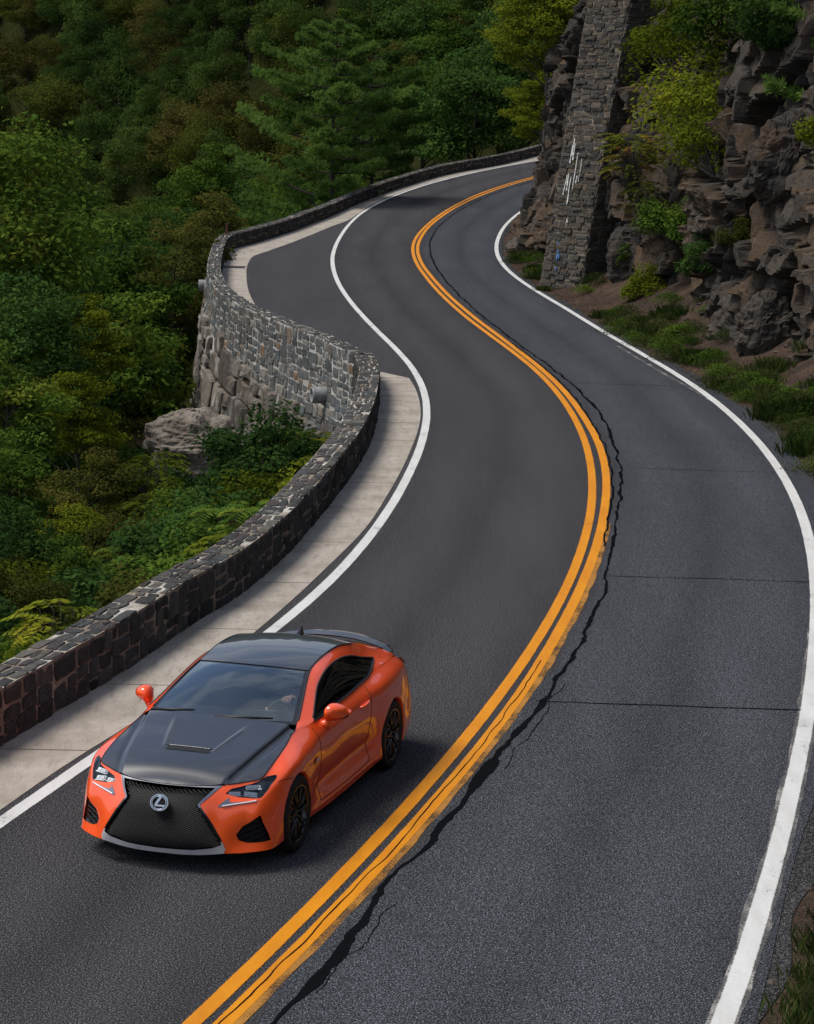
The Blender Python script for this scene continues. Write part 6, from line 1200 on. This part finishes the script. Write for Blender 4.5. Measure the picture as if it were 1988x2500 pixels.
k = MB(); k.box((.10, 0, 1.215), (.035, .24, .065)); k.tube(np.array([(.12, 0, 1.24), (.15, 0, 1.285)]), .012, 6); k.box((.15, 0, 1.27), (.10, .16, .03)); k.build('rear_view_mirror', M_TRIM, car)
# ================================================================== DRIVER (a person seated in the car)
def mskin():
    k = NM('skin'); n = k.noise(k.pos(kind='Object'), 40, 4, .6); c = k.ramp(n, [(.3, (.42, .23, .16)), (.7, (.52, .30, .22))]); return k.done(k.pbsdf(c, .5))
M_SKIN = mskin(); M_SHIRT = simple('dark_shirt', (.045, .055, .06), .9, var=.25, scale=30); M_TROUS = simple('dark_trousers', (.02, .022, .03), .9); M_HAIR = simple('brown_hair', (.05, .035, .025), .7, var=.4, scale=60)
def person():
    V = []; E_ = []; Rr = []; tagm = []
    def v(p, r, m): V.append(p); Rr.append(r); tagm.append(m); return len(V)-1
    def chain(start, pts):
        a = start
        for p, r, m in pts: b = v(p, r, m); E_.append((a, b)); a = b
        return a
    pel = v((-.30, .37, .55), .165, 1)
    ch = chain(pel, [((-.37, .37, .70), .155, 1), ((-.42, .37, .85), .165, 1), ((-.43, .37, .95), .13, 1)])
    hd = chain(ch, [((-.425, .37, 1.02), .058, 0), ((-.405, .37, 1.075), .055, 0), ((-.375, .37, 1.105), .072, 0), ((-.385, .37, 1.165), .088, 0), ((-.395, .37, 1.225), .075, 0)])
    chain(hd-1, [((-.305, .37, 1.165), .022, 0), ((-.287, .37, 1.145), .012, 0)]); chain(hd-1, [((-.395, .455, 1.16), .016, 0)]); chain(hd-1, [((-.395, .285, 1.16), .016, 0)])
    # left arm, hand over the top of the wheel
    wl = chain(ch, [((-.42, .47, .96), .10, 1), ((-.40, .555, .93), .078, 1), ((-.27, .60, .885), .058, 1), ((-.16, .615, .86), .047, 0), ((-.10, .60, .87), .046, 0), ((.02, .53, .93), .036, 0), ((.10, .465, .985), .027, 0), ((.15, .42, 1.015), .03, 0), ((.18, .395, 1.028), .032, 0)])
    for j, (dy, l) in enumerate(((.032, .9), (.012, 1.0), (-.009, .97), (-.029, .8))):
        chain(wl, [((.198, .39+dy, 1.034), .0125, 0), ((.228*1.0, .388+dy*1.1, 1.030), .0105, 0), ((.246, .386+dy*1.1, 1.030-.028*l), .0095, 0), ((.238, .386+dy*1.1, 1.030-.046*l), .008, 0)])
    chain(wl-1, [((.165, .375, 1.012), .013, 0), ((.182, .345, 1.010), .0115, 0), ((.196, .322, 1.012), .009, 0)])
    wr = chain(ch, [((-.42, .27, .96), .10, 1), ((-.40, .185, .93), .078, 1), ((-.28, .14, .87), .058, 1), ((-.17, .12, .81), .047, 0), ((-.11, .13, .80), .046, 0), ((.02, .16, .84), .036, 0), ((.13, .18, .875), .027, 0), ((.19, .19, .89), .03, 0)])
    for dy in (.03, .01, -.01, -.028):
        chain(wr, [((.225, .195, .892+dy), .011, 0), ((.262, .20, .892+dy), .010, 0), ((.272, .225, .892+dy), .0085, 0)])
    chain(wr, [((.205, .205, .925), .011, 0), ((.225, .225, .94), .009, 0)])
    for s in (1, -1): chain(pel, [((-.22, .37+s*.10, .55), .095, 2), ((.08, .37+s*.12, .60), .075, 2), ((.16, .37+s*.12, .58), .07, 2), ((.45, .37+s*.12, .36), .05, 2), ((.55, .37+s*.12, .33), .045, 2)])
    me = bpy.data.meshes.new('person'); me.from_pydata(V, E_, []); o = bpy.data.objects.new('person', me); COL.objects.link(o)
    md = o.modifiers.new('skin', 'SKIN'); md.use_smooth_shade = True
    sv = me.skin_vertices[0].data if len(me.skin_vertices) else None
    if sv is None: return o
    for i, r in enumerate(Rr): sv[i].radius = (r, r); sv[i].use_root = (i == 0)
    sb = o.modifiers.new('sub', 'SUBSURF'); sb.levels = 2; sb.render_levels = 2
    bpy.context.view_layer.update(); dg = bpy.context.evaluated_depsgraph_get(); nm = bpy.data.meshes.new_from_object(o.evaluated_get(dg)); bpy.data.objects.remove(o)
    for m in (M_SKIN, M_SHIRT, M_TROUS): nm.materials.append(m)
    co = np.empty(len(nm.polygons)*3, np.float32); nm.polygons.foreach_get('center', co); co = co.reshape(-1, 3); VV = np.array(V); d = ((co[:, None, :]-VV[None])**2).sum(2)**.5-np.array(Rr)[None]*.6
    nm.polygons.foreach_set('material_index', np.array(tagm, np.int32)[d.argmin(1)]); nm.polygons.foreach_set('use_smooth', np.ones(len(nm.polygons), bool))
    return obj('person', nm)
drv = person(); drv.location = car.location; drv.rotation_euler = car.rotation_euler
tag(drv, 'driver in a dark shirt behind the windscreen, hand on top of the steering wheel', 'person')
k = MB(); th = np.linspace(0, 2*np.pi, 20, endpoint=False); V = []
for a, zz, rr in ((0, 1.175, .096), (1, 1.205, .097), (2, 1.24, .088), (3, 1.268, .062), (4, 1.282, .02)):
    for t in th: V.append((-.398+rr*np.cos(t)*(1.02 if np.cos(t) < 0 else .93), .37+rr*.88*np.sin(t), zz+(.028*max(0, np.cos(t)) if a == 0 else 0)-(.03*max(0, -np.cos(t)) if a == 0 else 0)))
k.add(V, [[a*20+b, a*20+(b+1) % 20, (a+1)*20+(b+1) % 20, (a+1)*20+b] for a in range(4) for b in range(20)]+[[80+b for b in range(20)]]); k.build('hair', M_HAIR, drv, True)
